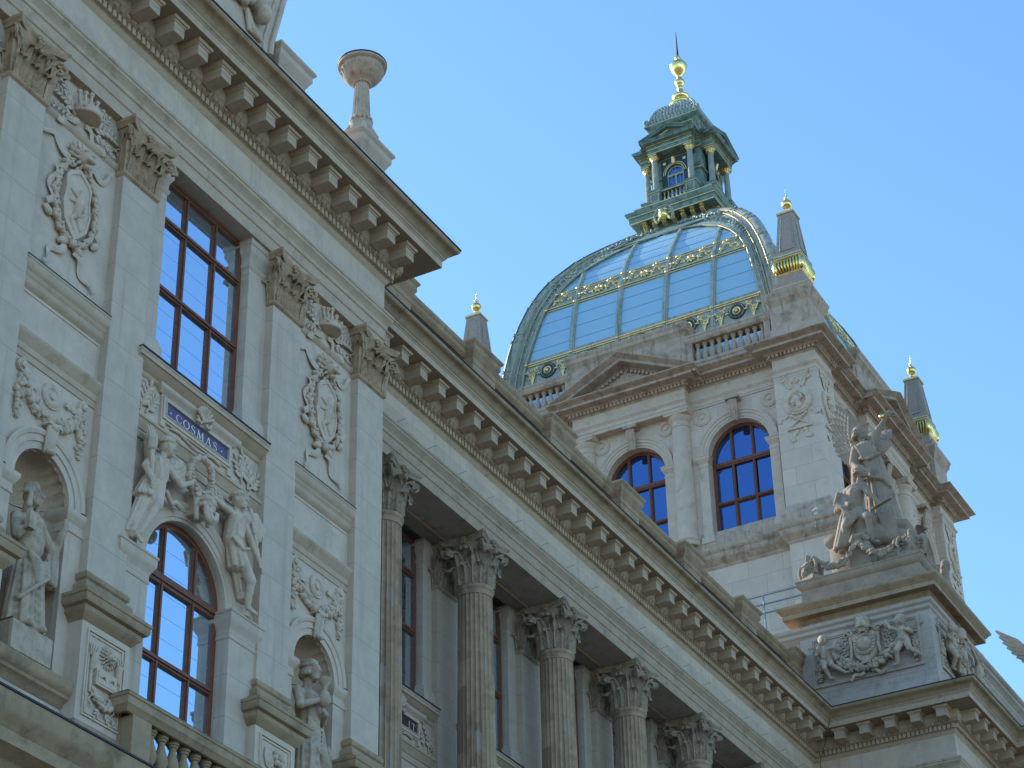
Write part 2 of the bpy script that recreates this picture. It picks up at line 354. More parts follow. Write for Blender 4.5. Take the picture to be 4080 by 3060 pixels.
def flat_capital(mb, z0, h, hw, back=.14):
    """pilaster capital, local u, d with the pilaster face at d = 0"""
    mb.grid([[(-hw*k, -back, z), (-hw*k, o, z), (hw*k, o, z), (hw*k, -back, z)] for k, o, z in ((1, 0, z0), (1, 0, z0+.45*h), (1.05, .04, z0+.7*h), (1.18, .12, z0+.87*h))])
    n = 3 if hw > .3 else 2
    for k in range(n):
        u = (-1+(2*k+1)/n)*hw; leaf(mb, (u, .0, z0), (0, 1), (1, 0), .40*h, hw/n*.98)
    for k in range(n+1):
        u = (-1+2*k/n)*hw
        if 0 < k < n: leaf(mb, (u, .0, z0), (0, 1), (1, 0), .66*h, hw/n*.9)
        else:
            sg = -1 if k == 0 else 1; leaf(mb, (u*1.0, -.01, z0), (sg*.7, .7), (.7, -sg*.7), .66*h, hw/n*.75)
    for sg in (-1, 1):
        leaf(mb, (sg*hw, -back*.5, z0), (sg, 0), (0, 1), .40*h, .09)
        o = (sg*.707, .707); c = (sg*(hw*1.0+.10), .12, z0+.70*h)
        mb.tube([(sg*hw*.55, .04, z0+.5*h), (sg*hw*.8, .06, z0+.66*h), (sg*hw*1.05, .10, z0+.80*h), (c[0], c[1], z0+.83*h)], [.03, .036, .04, .035], 6)
        volute(mb, c, o, .13*h, .036)
        mb.tube([(sg*hw*.45, .04, z0+.5*h), (sg*hw*.38, .07, z0+.66*h), (sg*hw*.16, .10, z0+.76*h)], [.02, .025, .028], 5); mb.ell((sg*hw*.12, .11, z0+.72*h), (.045, .04, .05))
        leaf(mb, (sg*hw*.95, .05, z0+.5*h), o, (.707, -sg*.707), .25*h, .08)
    out = [(-hw*1.32, -back)]+[(q*hw*1.36, .235-.125*(1-q*q)) for q in [-1+j/6 for j in range(13)]]+[(hw*1.32, -back)]
    H = .14*h; zz = z0+.86*h
    rows = [[(x*k, y-dy, z) for x, y in out] for k, dy, z in ((.92, .03, zz), (.95, .02, zz+.4*H), (1, 0, zz+.55*H), (1, 0, zz+H))]
    mb.grid(rows); mb.face(rows[0]); mb.face(rows[-1])
    rosette(mb, (0, .13, zz+.2*H), .085, (0, 1))
def spray(mb, p, ang, L, n=5, s=.05, d=.03, bend=.0):
    P = []
    for k in range(n+1):
        t = k/n; a = ang+bend*t; P.append((p[0]+L*t*math.cos(a), p[1]+d*(.6+.4*math.sin(PI*t)), p[2]+L*t*math.sin(a)))
    mb.tube(P, [s*.28*(1-.5*k/n) for k in range(n+1)], 5)
    for k in range(1, n+1):
        t = k/n; a = ang+bend*t; q = P[k]
        for sg in ((-1, 1) if k < n else (0,)):
            b = a+sg*.75; l = s*(1.35-.35*t); mb.ell((q[0]+math.cos(b)*l*.9, q[1]+.01, q[2]+math.sin(b)*l*.9), (l, s*.22, l*.42), b)
def fruit_rope(mb, P, r, n, rnd, dd=.05):
    P = [Vector(p) for p in P]; seg = [(P[i+1]-P[i]).length for i in range(len(P)-1)]; T = sum(seg)
    mb.tube(P, r*.55, 7)
    for k in range(n):
        t = (k+.5)/n*T; i = 0
        while i < len(seg)-1 and t > seg[i]: t -= seg[i]; i += 1
        c = P[i].lerp(P[i+1], min(1, t/seg[i])); q = math.sin(PI*(k+.5)/n)*.5+.6
        for m in range(3):
            a = rnd.uniform(0, 2*PI); rr = r*q*rnd.uniform(.35, .7); of = r*q*.6
            e_ = rnd.choice((1., 1., 1.9)); mb.ell((c.x+math.cos(a)*of, c.y+rnd.uniform(.2, .9)*r*.7, c.z+math.sin(a)*of), (rr*e_, rr*(.8 if e_ > 1 else 1), rr*(.5 if e_ > 1 else 1)), rnd.uniform(0, PI))
def ribbon(mb, P, wd, th=.012):
    mb.tube(P, wd, 6, flat=th/wd if wd else 1, up=(0, 1, 0))
def wave(p, ang, L, amp, n, d=.03, cyc=1.5):
    amp *= 1.15
    out = []
    for k in range(n+1):
        t = k/n; a = amp*math.sin(t*cyc*2*PI)*(.4+.6*t); out.append((p[0]+L*t*math.cos(ang)-a*math.sin(ang), p[1]+d+.02*math.sin(t*9), p[2]+L*t*math.sin(ang)+a*math.cos(ang)))
    return out
def lion_head(mb, c, s, out=None):
    x, d, z = c
    for k in range(16):
        a = 2*PI*k/16; mb.ell((x+math.cos(a)*s*.78, d+s*.1, z+math.sin(a)*s*.86), (s*.48, s*.22, s*.14), a)
    for k in range(12):
        a = 2*PI*(k+.5)/12; mb.ell((x+math.cos(a)*s*.52, d+s*.3, z+math.sin(a)*s*.6+.05*s), (s*.36, s*.2, s*.12), a)
    mb.ell((x, d+s*.46, z+.06*s), (s*.50, s*.52, s*.60), 0, 2); mb.ell((x, d+s*.78, z-.22*s), (s*.34, s*.34, s*.26)); mb.ell((x, d+s*.9, z+.02*s), (s*.14, s*.3, s*.16))
    mb.ell((x, d+s*.6, z-.62*s), (s*.28, s*.3, s*.16))
    for sg in (-1, 1):
        mb.ell((x+sg*s*.3, d+s*.78, z+.28*s), (s*.18, s*.16, s*.1)); mb.ell((x+sg*s*.5, d+s*.35, z+.68*s), (s*.18, s*.12, s*.2)); mb.ell((x+sg*s*.18, d+s*.95, z-.3*s), (s*.2, s*.16, s*.16))
def feather_wing(mb, root, tip_dir, up_dir, L, W, rows=4, n=9, th=.035, nrm=(0, 1, 0)):
    """fan of overlapping feathers: root at the shoulder, quills run along tip_dir, the fan spreads along -up_dir"""
    T = Vector(tip_dir).normalized(); U = Vector(up_dir).normalized(); N = Vector(nrm); R0 = Vector(root)
    mb.cap(R0, R0+T*L*.5, W*.22, W*.14)
    for r in range(rows):
        for k in range(n):
            f = k/(n-1); q = R0+T*(L*.5*f)-U*(W*.05*r)+N*(th*(rows-r)*.6)
            di = (T*(.35+.65*f)-U*(1.0-.75*f)).normalized(); ln = (W*.32+L*.42*f)*(.45+.55*r/(rows-1))
            c = q+di*ln*.55; e1 = di; e3 = N.cross(e1).normalized(); e2 = e3.cross(e1)
            m3 = Matrix((e1, e2, e3)).transposed(); mb.ell(c, (ln*.58, th*.5, W*.125), M3=m3, sub=2)
# ------------------------------------------------------------------ setting
g = MB(); g.face([(-900,-900,ZG),(1100,-900,ZG),(1100,1100,ZG),(-900,1100,ZG)]); go = g.obj('ground', 'ground'); go['kind'] = 'structure'
# ------------------------------------------------------------------ the museum
mus = thing('museum_building', 'long pale stone museum with carved cornices, tall columns and brown timber windows', 'building', (30, 20, ZG))
X0_ = 6.0
PATH = [(X0_, AF), (AX, AF), (AX, WF), (PX, WF), (PX, PY), (53.5, PY), (53.5, PY-2.6), (78, PY-2.6)]
core = MB(); core.box(X0_, AX-.05, AF+1.2, 40, ZG, 22.6); core.box(AX-.05, PX+.6, WF+1.9, 40, ZG, 22.6); core.box(PX+.6, 78, PY+.8, 40, ZG, 25.4); core.obj('roof', 'roof', mus)  # unseen solid mass behind the facade, added to keep the sun from leaking through
def courses(name, prof, m, path=PATH):
    b = MB(); b.sweep(path, prof, side=-1); return b.obj(name, m, mus)
courses('architrave', [(-.72,20.45),(0,20.45),(0,20.47),(0,20.66),(.022,20.675),(.022,20.86),(.045,20.875),(.045,20.95),(.06,20.97),(.085,21.02),(.115,21.05),(.115,21.10),(.13,21.11),(.13,21.16),(.0,21.20),(-.1,21.20)], 'trim')
courses('frieze', [(-.1,21.20),(0,21.20),(0,21.80),(-.1,21.80)], 'pale')
courses('bed_moulding', [(-.1,21.80),(.0,21.80),(.015,21.82),(.05,21.86),(.06,21.89),(.075,21.90),(.075,22.03),(.14,22.03),(.15,22.04),(.19,22.07),(.22,22.12),(.23,22.13),(.23,22.34),(.20,22.36)], 'trim')
courses('corona_soffit', [(.18,22.33),(.18,22.345),(.70,22.365)], 'soffit')
courses('corona', [(.695,22.37),(.70,22.35),(.72,22.35),(.72,22.48),(.735,22.49),(.735,22.505),(.765,22.525),(.77,22.545)], 'trim')
courses('gutter_moulding', [(.765,22.545),(.785,22.56),(.80,22.60),(.835,22.645),(.89,22.675),(.925,22.69),(.945,22.71),(.955,22.74),(.955,22.77)], 'buff')
courses('lead_flashing', [(.955,22.77),(.972,22.772),(.972,22.795),(-.5,22.87),(-.6,22.87)], 'lead')
dent = MB(); egg = MB(); rnd = random.Random(3)
def seg_iter(path, step, off, trim0=0., trim1=0.):
    for i in range(len(path)-1):
        (x0, y0), (x1, y1) = path[i], path[i+1]; L = math.hypot(x1-x0, y1-y0); dx, dy = (x1-x0)/L, (y1-y0)/L
        def turn(a, b, c): return (b[0]-a[0])*(c[1]-b[1])-(b[1]-a[1])*(c[0]-b[0])
        s0 = 0; s1 = L if i == len(path)-2 else L+(off if turn(path[i], path[i+1], path[i+2]) > 0 else -off)
        if i: s0 = -off if turn(path[i-1], path[i], path[i+1]) > 0 else off
        n = max(1, round((s1-s0)/step))
        for k in range(n):
            t = s0+(k+.5)*(s1-s0)/n; yield (x0+dx*t, y0+dy*t, dx, dy, (s1-s0)/n)
VIS = PATH[:6]+[(53.5, PY-2.6), (60, PY-2.6)]
for x, y, dx, dy, st in seg_iter(VIS, .115, .10):
    nx, ny = dy, -dx; w_ = st*.33
    def P(a, d, z): return (x+dx*a+nx*d, y+dy*a+ny*d, z)
    dent.F = P; dent.box(-w_, w_, .06, .137, 21.905, 22.022)
dent.obj('dentil_course', 'trim', mus)
for x, y, dx, dy, st in seg_iter(VIS, .145, .19):
    nx, ny = dy, -dx
    egg.F = lambda a, d, z: (x+dx*a+nx*d, y+dy*a+ny*d, z)
    egg.ell((0, .18, 22.075), (.046, .036, .05)); egg.cap((st/2, .19, 22.045), (st/2, .225, 22.115), .010, .014, 5)
egg.obj('egg_moulding', 'trim', mus)
mod = MB(); mod.box(-.125, .125, .22, .575, 22.075, 22.29); mod.sweep([(-.125, .2), (-.125, .575), (.125, .575), (.125, .2)], [(-.02, 22.262), (.012, 22.265), (.02, 22.285), (.045, 22.295), (.055, 22.32), (.055, 22.352), (-.02, 22.353)])
mod.box(-.128, .128, .22, .579, 22.17, 22.18)
mp0 = None
def modillion(x, y, rz):
    global mp0
    if mp0 is None: mp0 = mod.obj('modillion', 'trim', mus); o = mp0
    else: o = copyto(mp0, mus, (0, 0, 0))
    o.location = (x, y, 0); o.rotation_euler = (0, 0, rz)
x = 26.27
while x > 15: modillion(x, AF, PI); x -= .6
x = 48.95
while x > 26.9: modillion(x, WF, PI); x -= SP/5
for y in [14.72+.668*k for k in range(5)]: modillion(PX, y, PI/2)
x = 50.0
while x < 53.3: modillion(x, PY, PI); x += .70
# --- columns of the recessed wing
shaft = MB()
pr = [(.372, 12.6), (.372, 13.5), (.365, 15.5), (.348, 17.6), (.334, 19.1), (.332, 19.30)]
shaft.lathe(0, 0, pr, 144, flute=24, fl=.085)
shaft.lathe(0, 0, [(.333, 19.26), (.335, 19.34), (.345, 19.36), (.372, 19.38), (.376, 19.415), (.365, 19.44), (.345, 19.45), (.34, 19.47)], 32)
capm = MB(); round_capital(capm, 19.46, .985, .325, .52)
col0 = shaft.obj('column', 'sand', mus, smooth=50); capo = capm.obj('capital', 'capgrey', col0, smooth=50); col0.location = (CX1, CY, 0)
for k in range(1, 6): copyto(col0, mus, (CX1+SP*k, CY, 0))
# --- pilasters
def pilaster(cx, y, w_, capm_='cap', z0=12.9, base=True, rel=None):
    F = FR(cx, y, 'S'); b = MB(F); h = w_/2
    b.box(-h, h, -.35, 0, z0, 19.55); o = b.obj('pilaster', 'pil', mus)
    b = MB(F); b.bar(-h, h, [(0,19.50),(.012,19.52),(.035,19.535),(.04,19.57),(.025,19.59),(0,19.60)], -.3); flat_capital(b, 19.58, .865, h, .2); b.obj('capital', capm_, o, smooth=50)
    if base:
        b = MB(F); b.bar(-h, h, [(0,13.20),(.02,13.18),(.05,13.16),(.065,13.12),(.055,13.08),(.03,13.06),(.03,13.03),(.075,13.01),(.095,12.96),(.085,12.91),(.06,12.89),(.06,12.885),(.13,12.88),(.13,12.80),(0,12.79)], -.4); b.obj('base', 'buff', o)
    return o
def pedestal(cx, y, w_, kind):
    F = FR(cx, y, 'S'); h = w_/2+.10; b = MB(F); b.box(-h, h, -.45, .10, 10.7, 12.5); o = b.obj('pedestal', 'pale', mus)
    b = MB(F); b.sweep([(-h, -.4), (-h, .10), (h, .10), (h, -.4)], [(0,12.44),(.02,12.45),(.045,12.49),(.09,12.53),(.10,12.55),(.10,12.60),(.15,12.62),(.17,12.66),(.17,12.72),(.185,12.73),(.185,12.775),(0,12.80),(-.1,12.80)], caps=False); b.cut()
    b.sweep([(-h, -.4), (-h, .10), (h, .10), (h, -.4)], [(0,11.12),(.03,11.10),(.05,11.04),(.07,10.98),(.07,10.88),(0,10.8)], caps=False); b.objs('pedestal_moulding', 'buff', o)
    b = MB(F); z0, z1 = 11.2, 12.36; u = h-.10
    for i, (q, t) in enumerate(((0, .025), (.045, .018))):
        b.box(-u+q, u-q, .10, .10+t, z1-.025-q, z1-q); b.box(-u+q, u-q, .10, .10+t, z0+q, z0+.025+q); b.box(-u+q, -u+q+.025, .10, .10+t, z0+q+.025, z1-q-.025); b.box(u-q-.025, u-q, .10, .10+t, z0+q+.025, z1-q-.025)
    if kind == 'lion':
        lion_head(b, (.04, .1, 12.10), .13)
        for sg in (-1, 1):
            b.cap((sg*.26, .12, 11.86), (sg*.24, .14, 12.02), .035, .05); 
            for q in range(4): b.cap((sg*(.22+.03*q), .13, 12.03), (sg*(.20+.045*q), .15, 12.16), .016, .012, 6)
        b.box(-.20, .20, .10, .16, 11.66, 11.88); b.box(-.17, .17, .16, .168, 11.69, 11.85)
        b.tube(wave((-.13, .15, 11.77), 0, .26, .03, 12, .02, 1.5), .012, 6)
        b.cap((-.26, .11, 11.95), (-.26, .12, 11.55), .03, .02)
        fruit_rope(b, [(-.22, .11, 11.62), (-.12, .12, 11.47), (.02, .13, 11.42), (.16, .12, 11.50), (.22, .11, 11.64)], .07, 12, rnd)
        for sg in (-1, 1): spray(b, (sg*.05, .1, 11.40), -PI/2+sg*.5, .16, 3, .035)
        b.tube(wave((.2, .12, 11.45), -PI/2, .18, .02, 8, .0), .014, 5); b.tube(wave((-.24, .12, 11.55), -PI/2, .2, .02, 8, .0), .012, 5)
    else:
        b.ell((-.16, .12, 12.05), (.13, .03, .17), .5); rosette(b, (.03, .13, 12.1), .13, (0, 1))
        spray(b, (-.05, .11, 11.35), 1.2, .6, 5, .055); spray(b, (.1, .11, 11.35), 1.9, .6, 5, .05)
        for q in range(5): b.cap((.02+.04*q, .12, 11.55), (.10+.06*q, .14, 11.82-.02*q), .016, .026, 6)
        b.tube([( -.2+.09*math.cos(a*.5), .13, 11.62+.09*math.sin(a*.5)) for a in range(11)], .022, 6)
        lion_head(b, (.02, .11, 11.72), .07)
    b.obj('relief_panel', 'relief', o, smooth=60)
for cx in (14.55, 17.29, 19.79, 23.56, 26.01):
    pilaster(cx, AF, .77); 
    pedestal(cx, AF, .77, 'lion' if cx < 23 else 'palette')
# --- niche bays of the projecting end
def frame_rect(b, u0, u1, z0, z1, w_, d0, d1):
    b.box(u0, u1, d0, d1, z1-w_, z1); b.box(u0, u1, d0, d1, z0, z0+w_); b.box(u0, u0+w_, d0, d1, z0+w_, z1-w_); b.box(u1-w_, u1, d0, d1, z0+w_, z1-w_)
STR1 = [(0,16.66),(.02,16.68),(.05,16.71),(.06,16.74),(.06,16.80),(.085,16.83),(.09,16.87),(.12,16.90),(.135,16.95),(.135,17.02),(.145,17.03),(.145,17.06),(0,17.10)]
STR2 = [(0,15.62),(.018,15.625),(.018,15.72),(.035,15.73),(.035,15.82),(.05,15.84),(.075,15.89),(.10,15.93),(.11,15.95),(.11,15.99),(0,16.02)]
def niche_bay(cx, hb):
    F = FR(cx, AF, 'S'); D = -.13; b = MB(F); r, zs, zb = .54, 13.98, 11.57
    b.wall_arch(-hb, hb, 10.7, 20.46, 0, r+.004, zs, zb, D, .10); o = b.obj('niche_bay_wall', 'pale', mus)
    # half-round niche with its shell
    n = MB(F); N = 28
    n.grid([[(-r*math.cos(PI*k/N), D-.08-.55*math.sin(PI*k/N)*r/.54*.9, z) for k in range(N+1)] for z in (zb, zs)])
    n.face([(-r*math.cos(PI*k/N), D-.08-.5*math.sin(PI*k/N), zb) for k in range(N+1)]); n.obj('niche', 'trim', o)
    n = MB(F); rows = []
    for i in range(66+1):
        a = PI*i/66; row = []
        for j in range(13):
            t = j/12; rib = 1+.055*abs(math.cos(a*11))**.8*t-.03*t; rr = r*t*rib*1.01
            row.append((rr*math.cos(a)*1.0, D-.05-.52*math.sqrt(max(0, 1-t*t))+.045*abs(math.cos(a*11))**1.5*t*(1-t*.6), zs+rr*math.sin(a)))
        rows.append(row)
    n.grid(rows)
    n.tube([(r*(.97+.05*abs(math.cos(PI*i/66*11)))*math.cos(PI*i/66), D-.05, zs+r*(.97+.05*abs(math.cos(PI*i/66*11)))*math.sin(PI*i/66)) for i in range(67)], .020, 6)
    n.obj('scallop_shell', 'trim', o, smooth=60)
    # archivolt, keystone, imposts
    n = MB(F); n.ring(0, zs, [(r-.001, D-.06), (r-.001, D+.02), (r+.10, D+.02), (r+.10, D+.04), (r+.19, D+.04), (r+.20, D+.06), (r+.25, D+.075), (r+.28, D+.06), (r+.28, D-.02)], n=36); n.obj('archivolt', 'pale', o)
    n = MB(F)
    for sg in (-1, 1):
        u0, u1 = sorted((sg*(r+.0), sg*hb)); n.sweep([(u0, D-.3), (u0, D), (u1, D), (u1, D-.05)], [(0,13.66),(.02,13.67),(.02,13.71),(.012,13.72),(.012,13.80),(.03,13.82),(.06,13.87),(.075,13.90),(.075,13.955),(0,13.978)], caps=False); n.cut()
    n.objs('impost', 'pale', o)
    n = MB(F)
    for q in (-.07, -.023, .023, .07): n.cap((q*.85, D+.05, 14.50), (q, D+.10, 14.84), .028, .034)
    n.ell((0, D+.10, 14.86), (.12, .07, .06)); n.ell((0, D+.10, 14.50), (.09, .07, .05)); n.box(-.13, .13, D, D+.15, 14.86, 14.90); n.obj('keystone', 'pale', o, smooth=60)
    n = MB(F); n.sweep([(-hb, D), (hb, D)], STR1); n.cut(); n.sweep([(-hb, D), (hb, D)], STR2); n.cut(); n.sweep([(-hb, D), (hb, D)], [(0,19.60),(.02,19.615),(.045,19.65),(.05,19.69),(0,19.72)]); n.objs('string_course', 'trim', o)
    n = MB(F); n.sweep([(-hb, D), (hb, D)], [(-.01,17.1),(.15,17.062),(.15,17.078),(-.01,17.12)]); n.obj('lead_flashing', 'lead', o)
    n = MB(F); n.sweep([(-hb, D), (hb, D)], [(0,11.26),(.03,11.28),(.05,11.32),(.12,11.36),(.13,11.40),(.17,11.43),(.19,11.48),(.19,11.57),(-.3,11.575)]); n.obj('niche_ledge', 'buff', o)
    # crown with leaf sprays and ribbons
    n = MB(F); c = (.03, D, 20.06)
    n.ring(c[0], c[2]-.02, [(.0, D+.01)], n=2)
    n.lathe(c[0], D+.03, [(.235, 19.96), (.25, 19.97), (.255, 20.0), (.245, 20.02), (.25, 20.06), (.235, 20.07)], 24)
    for k in range(5):
        u = c[0]-.2+.1*k; hgt = .16+.12*(1-abs(k-2)/2); n.cap((u, D+.12, 20.06), (u*1.0+(.03*(k-2)), D+.13, 20.06+hgt), .03, .022, 7); n.ell((u+.03*(k-2), D+.13, 20.09+hgt), (.045,)*3)
        n.ell((u+.05, D+.11, 20.13), (.03,)*3); n.ell((u, D+.2, 20.02), (.025,)*3)
    n.ell((c[0], D+.13, 20.38), (.02, .02, .06)); n.ell((c[0], D+.13, 20.38), (.05, .02, .018))
    for sg in (-1, 1):
        spray(n, (sg*.16, D, 19.92), PI/2-sg*1.05, .62, 7, .062, .06, -sg*.35); spray(n, (sg*.25, D, 20.0), PI/2-sg*.7, .42, 5, .06, .05); spray(n, (sg*.2, D, 19.86), PI/2-sg*1.75, .5, 5, .05, .05)
        n.tube(wave((sg*.08, D, 19.88), PI/2-sg*2.1, .5, .05, 12), .048, 6, flat=.35)
    n.obj('crown_relief', 'relief', o, smooth=60)
    # lion cartouche
    n = MB(F); zc = 18.45
    lion_head(n, (.04, D+.02, 19.22), .24)
    sh = [(-.27, 18.80), (-.20, 18.90), (0, 19.02), (.20, 18.90), (.27, 18.80), (.25, 18.60), (.29, 18.35), (.24, 18.08), (.08, 17.90), (0, 17.84), (-.08, 17.90), (-.24, 18.08), (-.29, 18.35), (-.25, 18.60)]
    n.grid([[(u*k, D+q, zc+(z-zc)*k) for u, z in sh] for k, q in ((1, 0), (1, .11), (.86, .12), (.84, .10))], closeu=True); n.face([(u*.84, D+.10, zc+(z-zc)*.84) for u, z in sh])
    # rampant beast on the shield
    for a in (((.0, 18.25), (.03, 18.48), .075, .085), ((.03, 18.48), (.08, 18.66), .085, .06), ((.0, 18.25), (-.10, 18.14), .06, .03), ((-.10, 18.14), (-.04, 18.0), .03, .025), ((.02, 18.24), (.1, 18.05), .055, .025), ((.0, 18.46), (-.15, 18.42), .04, .025), ((.0, 18.54), (-.14, 18.60), .04, .025), ((.06, 18.24), (.15, 18.34), .02, .02), ((.15, 18.34), (.12, 18.55), .02, .03)):
        n.cap((a[0][0], D+.105, a[0][1]), (a[1][0], D+.105, a[1][1]), a[2], a[3], 8)
    n.ell((.09, D+.11, 18.68), (.06, .04, .05)); 
    for k in range(34):      # laurel wreath
        a = PI/2+.5+(2*PI-1.0)*k/33; u, z = .43*math.cos(a), zc+.66*math.sin(a); n.ell((u, D+.06, z), (.10, .06, .04), a+PI/2+(.55 if k % 2 else -.55)); n.ell((u*.97, D+.09, z+.01), (.085, .035, .03), a+PI/2+(-.7 if k % 2 else .5))
        if k % 3 == 0: n.ell((u*.93, D+.11, z), (.032, .032, .032))
        if k % 2: n.ell((u*1.1, D+.05, z+.03), (.06, .04, .03), a)
    for sg in (-1, 1):
        n.tube(wave((sg*.18, D, 19.15), PI/2-sg*1.25, .62, .09, 16, .04, 1.3), [.068-.0025*k for k in range(17)], 6, flat=.3); n.tube(wave((sg*.42, D, 18.85), -PI/2+sg*.15, .7, .06, 16, .05, 1.6), .05, 6, flat=.3)
        n.ell((sg*.14, D+.05, 17.76), (.15, .06, .075), sg*-.5); n.tube(wave((sg*.1, D, 17.72), -PI/2+sg*.75, .62, .07, 16, .04, 1.4), [.068-.0025*k for k in range(17)], 6, flat=.3)
        n.ell((sg*.5, D+.04, 18.05), (.11, .05, .07), sg*.6)
    n.ell((0, D+.09, 17.78), (.07, .07, .08)); n.obj('lion_cartouche', 'relief', o, smooth=60)
    # roundel and fruit garland
    n = MB(F); n.ring(0, 15.36, [(0, D+.06), (.05, D+.05), (.055, D+.02), (.10, D+.02), (.115, D+.04), (.15, D+.035), (.16, D+.02), (.175, D+.03), (.185, D+.03), (.19, D)], 0, 2*PI, 32)
    for sg in (-1, 1):
        n.ring(sg*.62, 15.50, [(0, D+.08), (.04, D+.07), (.05, D+.03), (.08, D+.05), (.10, D+.05), (.105, D)], 0, 2*PI, 20)
        n.tube(wave((sg*.58, D, 15.45), PI+.4 if sg > 0 else -.4, .3, .05, 10, .03, 1), .048, 6, flat=.35)
        fruit_rope(n, [(sg*.62, D, 15.38), (sg*.63, D, 15.05), (sg*.62, D, 14.74)], .075, 12, rnd)
    fruit_rope(n, [(-.60, D, 15.40), (-.45, D, 15.14), (-.22, D, 15.0), (0, D, 14.96), (.22, D, 15.0), (.45, D, 15.14), (.60, D, 15.40)], .10, 30, rnd); n.obj('fruit_garland', 'relief', o, smooth=60)
    n = MB(F); frame_rect(n, -hb+.04, hb-.04, 16.08, 16.62, .015, D-.0, D+.012); n.obj('panel_edge', 'pale', o)
    return o
niche_bay(15.92, .99); niche_bay(18.54, .87); niche_bay(24.78, .85)
# --- windows
def window(F, hw, zb, zt, d, mull, trans, arch=None, parent=None, m='wood', gm='glassw', fw=.07, thick=.09, name='window'):
    b = MB(F)
    def vbar(u, w_, z0, z1, t=0.): b.box(u-w_, u+w_, d, d+thick+t, z0, z1)
    ztop = arch if arch is not None else zt
    vbar(-hw+fw/2, fw/2, zb, ztop); vbar(hw-fw/2, fw/2, zb, ztop); b.box(-hw+fw, hw-fw, d, d+thick, zb, zb+fw)
    if arch is None: b.box(-hw+fw, hw-fw, d, d+thick, zt-fw, zt)
    else: b.ring(0, arch, [(hw-fw, d), (hw-fw, d+thick), (hw, d+thick), (hw, d)], n=32)
    for u in mull:
        zt2 = zt if arch is None else arch+math.sqrt(max(.01, (hw-fw/2)**2-u*u)); vbar(u, .045, zb+fw, zt2-(.06 if arch is None else .0), -.01); vbar(u, .018, zb+fw, zt2-.07, .015)
    for z, t in trans:
        b.box(-hw+fw, hw-fw, d, d+thick+.006, z-t, z+t); b.box(-hw+fw, hw-fw, d, d+thick+.03, z-t*.35, z+t*.35)
    # inner sash edges
    us = [-hw]+list(mull)+[hw]; zz = [zb]+[t[0] for t in trans]+[zt]
    for i in range(len(us)-1):
        for j in range(len(zz)-1):
            a0, a1 = us[i]+.075, us[i+1]-.075; b0, b1 = zz[j]+.08, zz[j+1]-.08
            if arch is not None and zz[j+1] > arch: continue
            frame_rect(b, a0-.03, a1+.03, b0-.03, b1+.03, .03, d, d+thick*.55)
    o = b.obj(name, m, parent)
    q = MB(F)
    if arch is None: q.face([(-hw, d+.05, zb), (hw, d+.05, zb), (hw, d+.05, zt), (-hw, d+.05, zt)])
    else: q.face([(-hw, d+.05, zb), (hw, d+.05, zb)]+[(hw*math.cos(PI*k/32), d+.05, arch+hw*math.sin(PI*k/32)) for k in range(33)])
    q.obj('glass', gm, o)
    if gm == 'glassw':
        q = MB(F); z = zb+.2
        while z < zt-.15:
            h_ = hw-.08 if arch is None or z < arch else math.sqrt(max(.01, (hw-.08)**2-(z-arch)**2)); q.box(-h_, h_, d+.048, d+.0512, z, z+.005); z += .33
        q.obj('blind_line', 'blind', o)
    return o
# ------------------------------------------------------------------ lettering: strokes (polyline, widths)
def arc(cx, cz, rx, rz, a0, a1, n=14): return [(cx+rx*math.cos(math.radians(a0+(a1-a0)*k/n)), cz+rz*math.sin(math.radians(a0+(a1-a0)*k/n))) for k in range(n+1)]
def bulge(n, lo, hi): return [lo+(hi-lo)*abs(math.sin(PI*k/(n-1)))**1.2 for k in range(n)]
def letter(ch):
    T, t = .105, .045     # heavy and light stroke half widths scale
    if ch == 'O': a = arc(.42, .5, .36, .46, 0, 360, 32); return .84, [(a, [t*.5+(T-t)*.5*abs(math.cos(2*PI*k/32)) for k in range(33)])]
    if ch == 'C': a = arc(.42, .5, .36, .46, 40, 320, 26); return .78, [(a, [t*.4+(T-t)*.5*max(0, -math.cos(math.radians(40+280*k/26))) for k in range(27)]), ([(.70, .68), (.70, .86)], [.02, .02]), ([(.70, .14), (.70, .32)], [.02, .02])]
    if ch == 'S': a = [(.52, .80)]+arc(.31, .73, .20, .22, 50, 240, 12)+arc(.31, .27, .22, .25, 60, -130, 12)[1:]; n = len(a); return .62, [(a, [.022+.035*math.exp(-((k-n*.5)/(n*.2))**2) for k in range(n)]), ([(.52, .74), (.52, .95)], [.018]*2), ([(.10, .05), (.10, .27)], [.018]*2)]
    if ch == 'M': return 1.0, [([(.16, .03), (.20, .97)], [.022]*2), ([(.20, .97), (.50, .05)], [.055]*2), ([(.50, .05), (.80, .97)], [.022]*2), ([(.80, .97), (.84, .03)], [.055]*2), ([(.06, .02), (.28, .02)], [.018]*2), ([(.72, .02), (.96, .02)], [.018]*2), ([(.08, .98), (.24, .98)], [.018]*2), ([(.76, .98), (.92, .98)], [.018]*2)]
    if ch == 'A': return .86, [([(.16, .03), (.43, .97)], [.022]*2), ([(.43, .97), (.72, .03)], [.055]*2), ([(.25, .34), (.62, .34)], [.018]*2), ([(.06, .02), (.28, .02)], [.018]*2), ([(.58, .02), (.84, .02)], [.018]*2)]
    if ch == 'I': return .40, [([(.2, .02), (.2, .98)], [.052]*2), ([(.08, .02), (.32, .02)], [.018]*2), ([(.08, .98), (.32, .98)], [.018]*2)]
    if ch == 'T': return .76, [([(.38, .02), (.38, .98)], [.052]*2), ([(.04, .97), (.72, .97)], [.022]*2), ([(.05, .78), (.05, .97)], [.018]*2), ([(.71, .78), (.71, .97)], [.018]*2), ([(.26, .02), (.50, .02)], [.018]*2)]
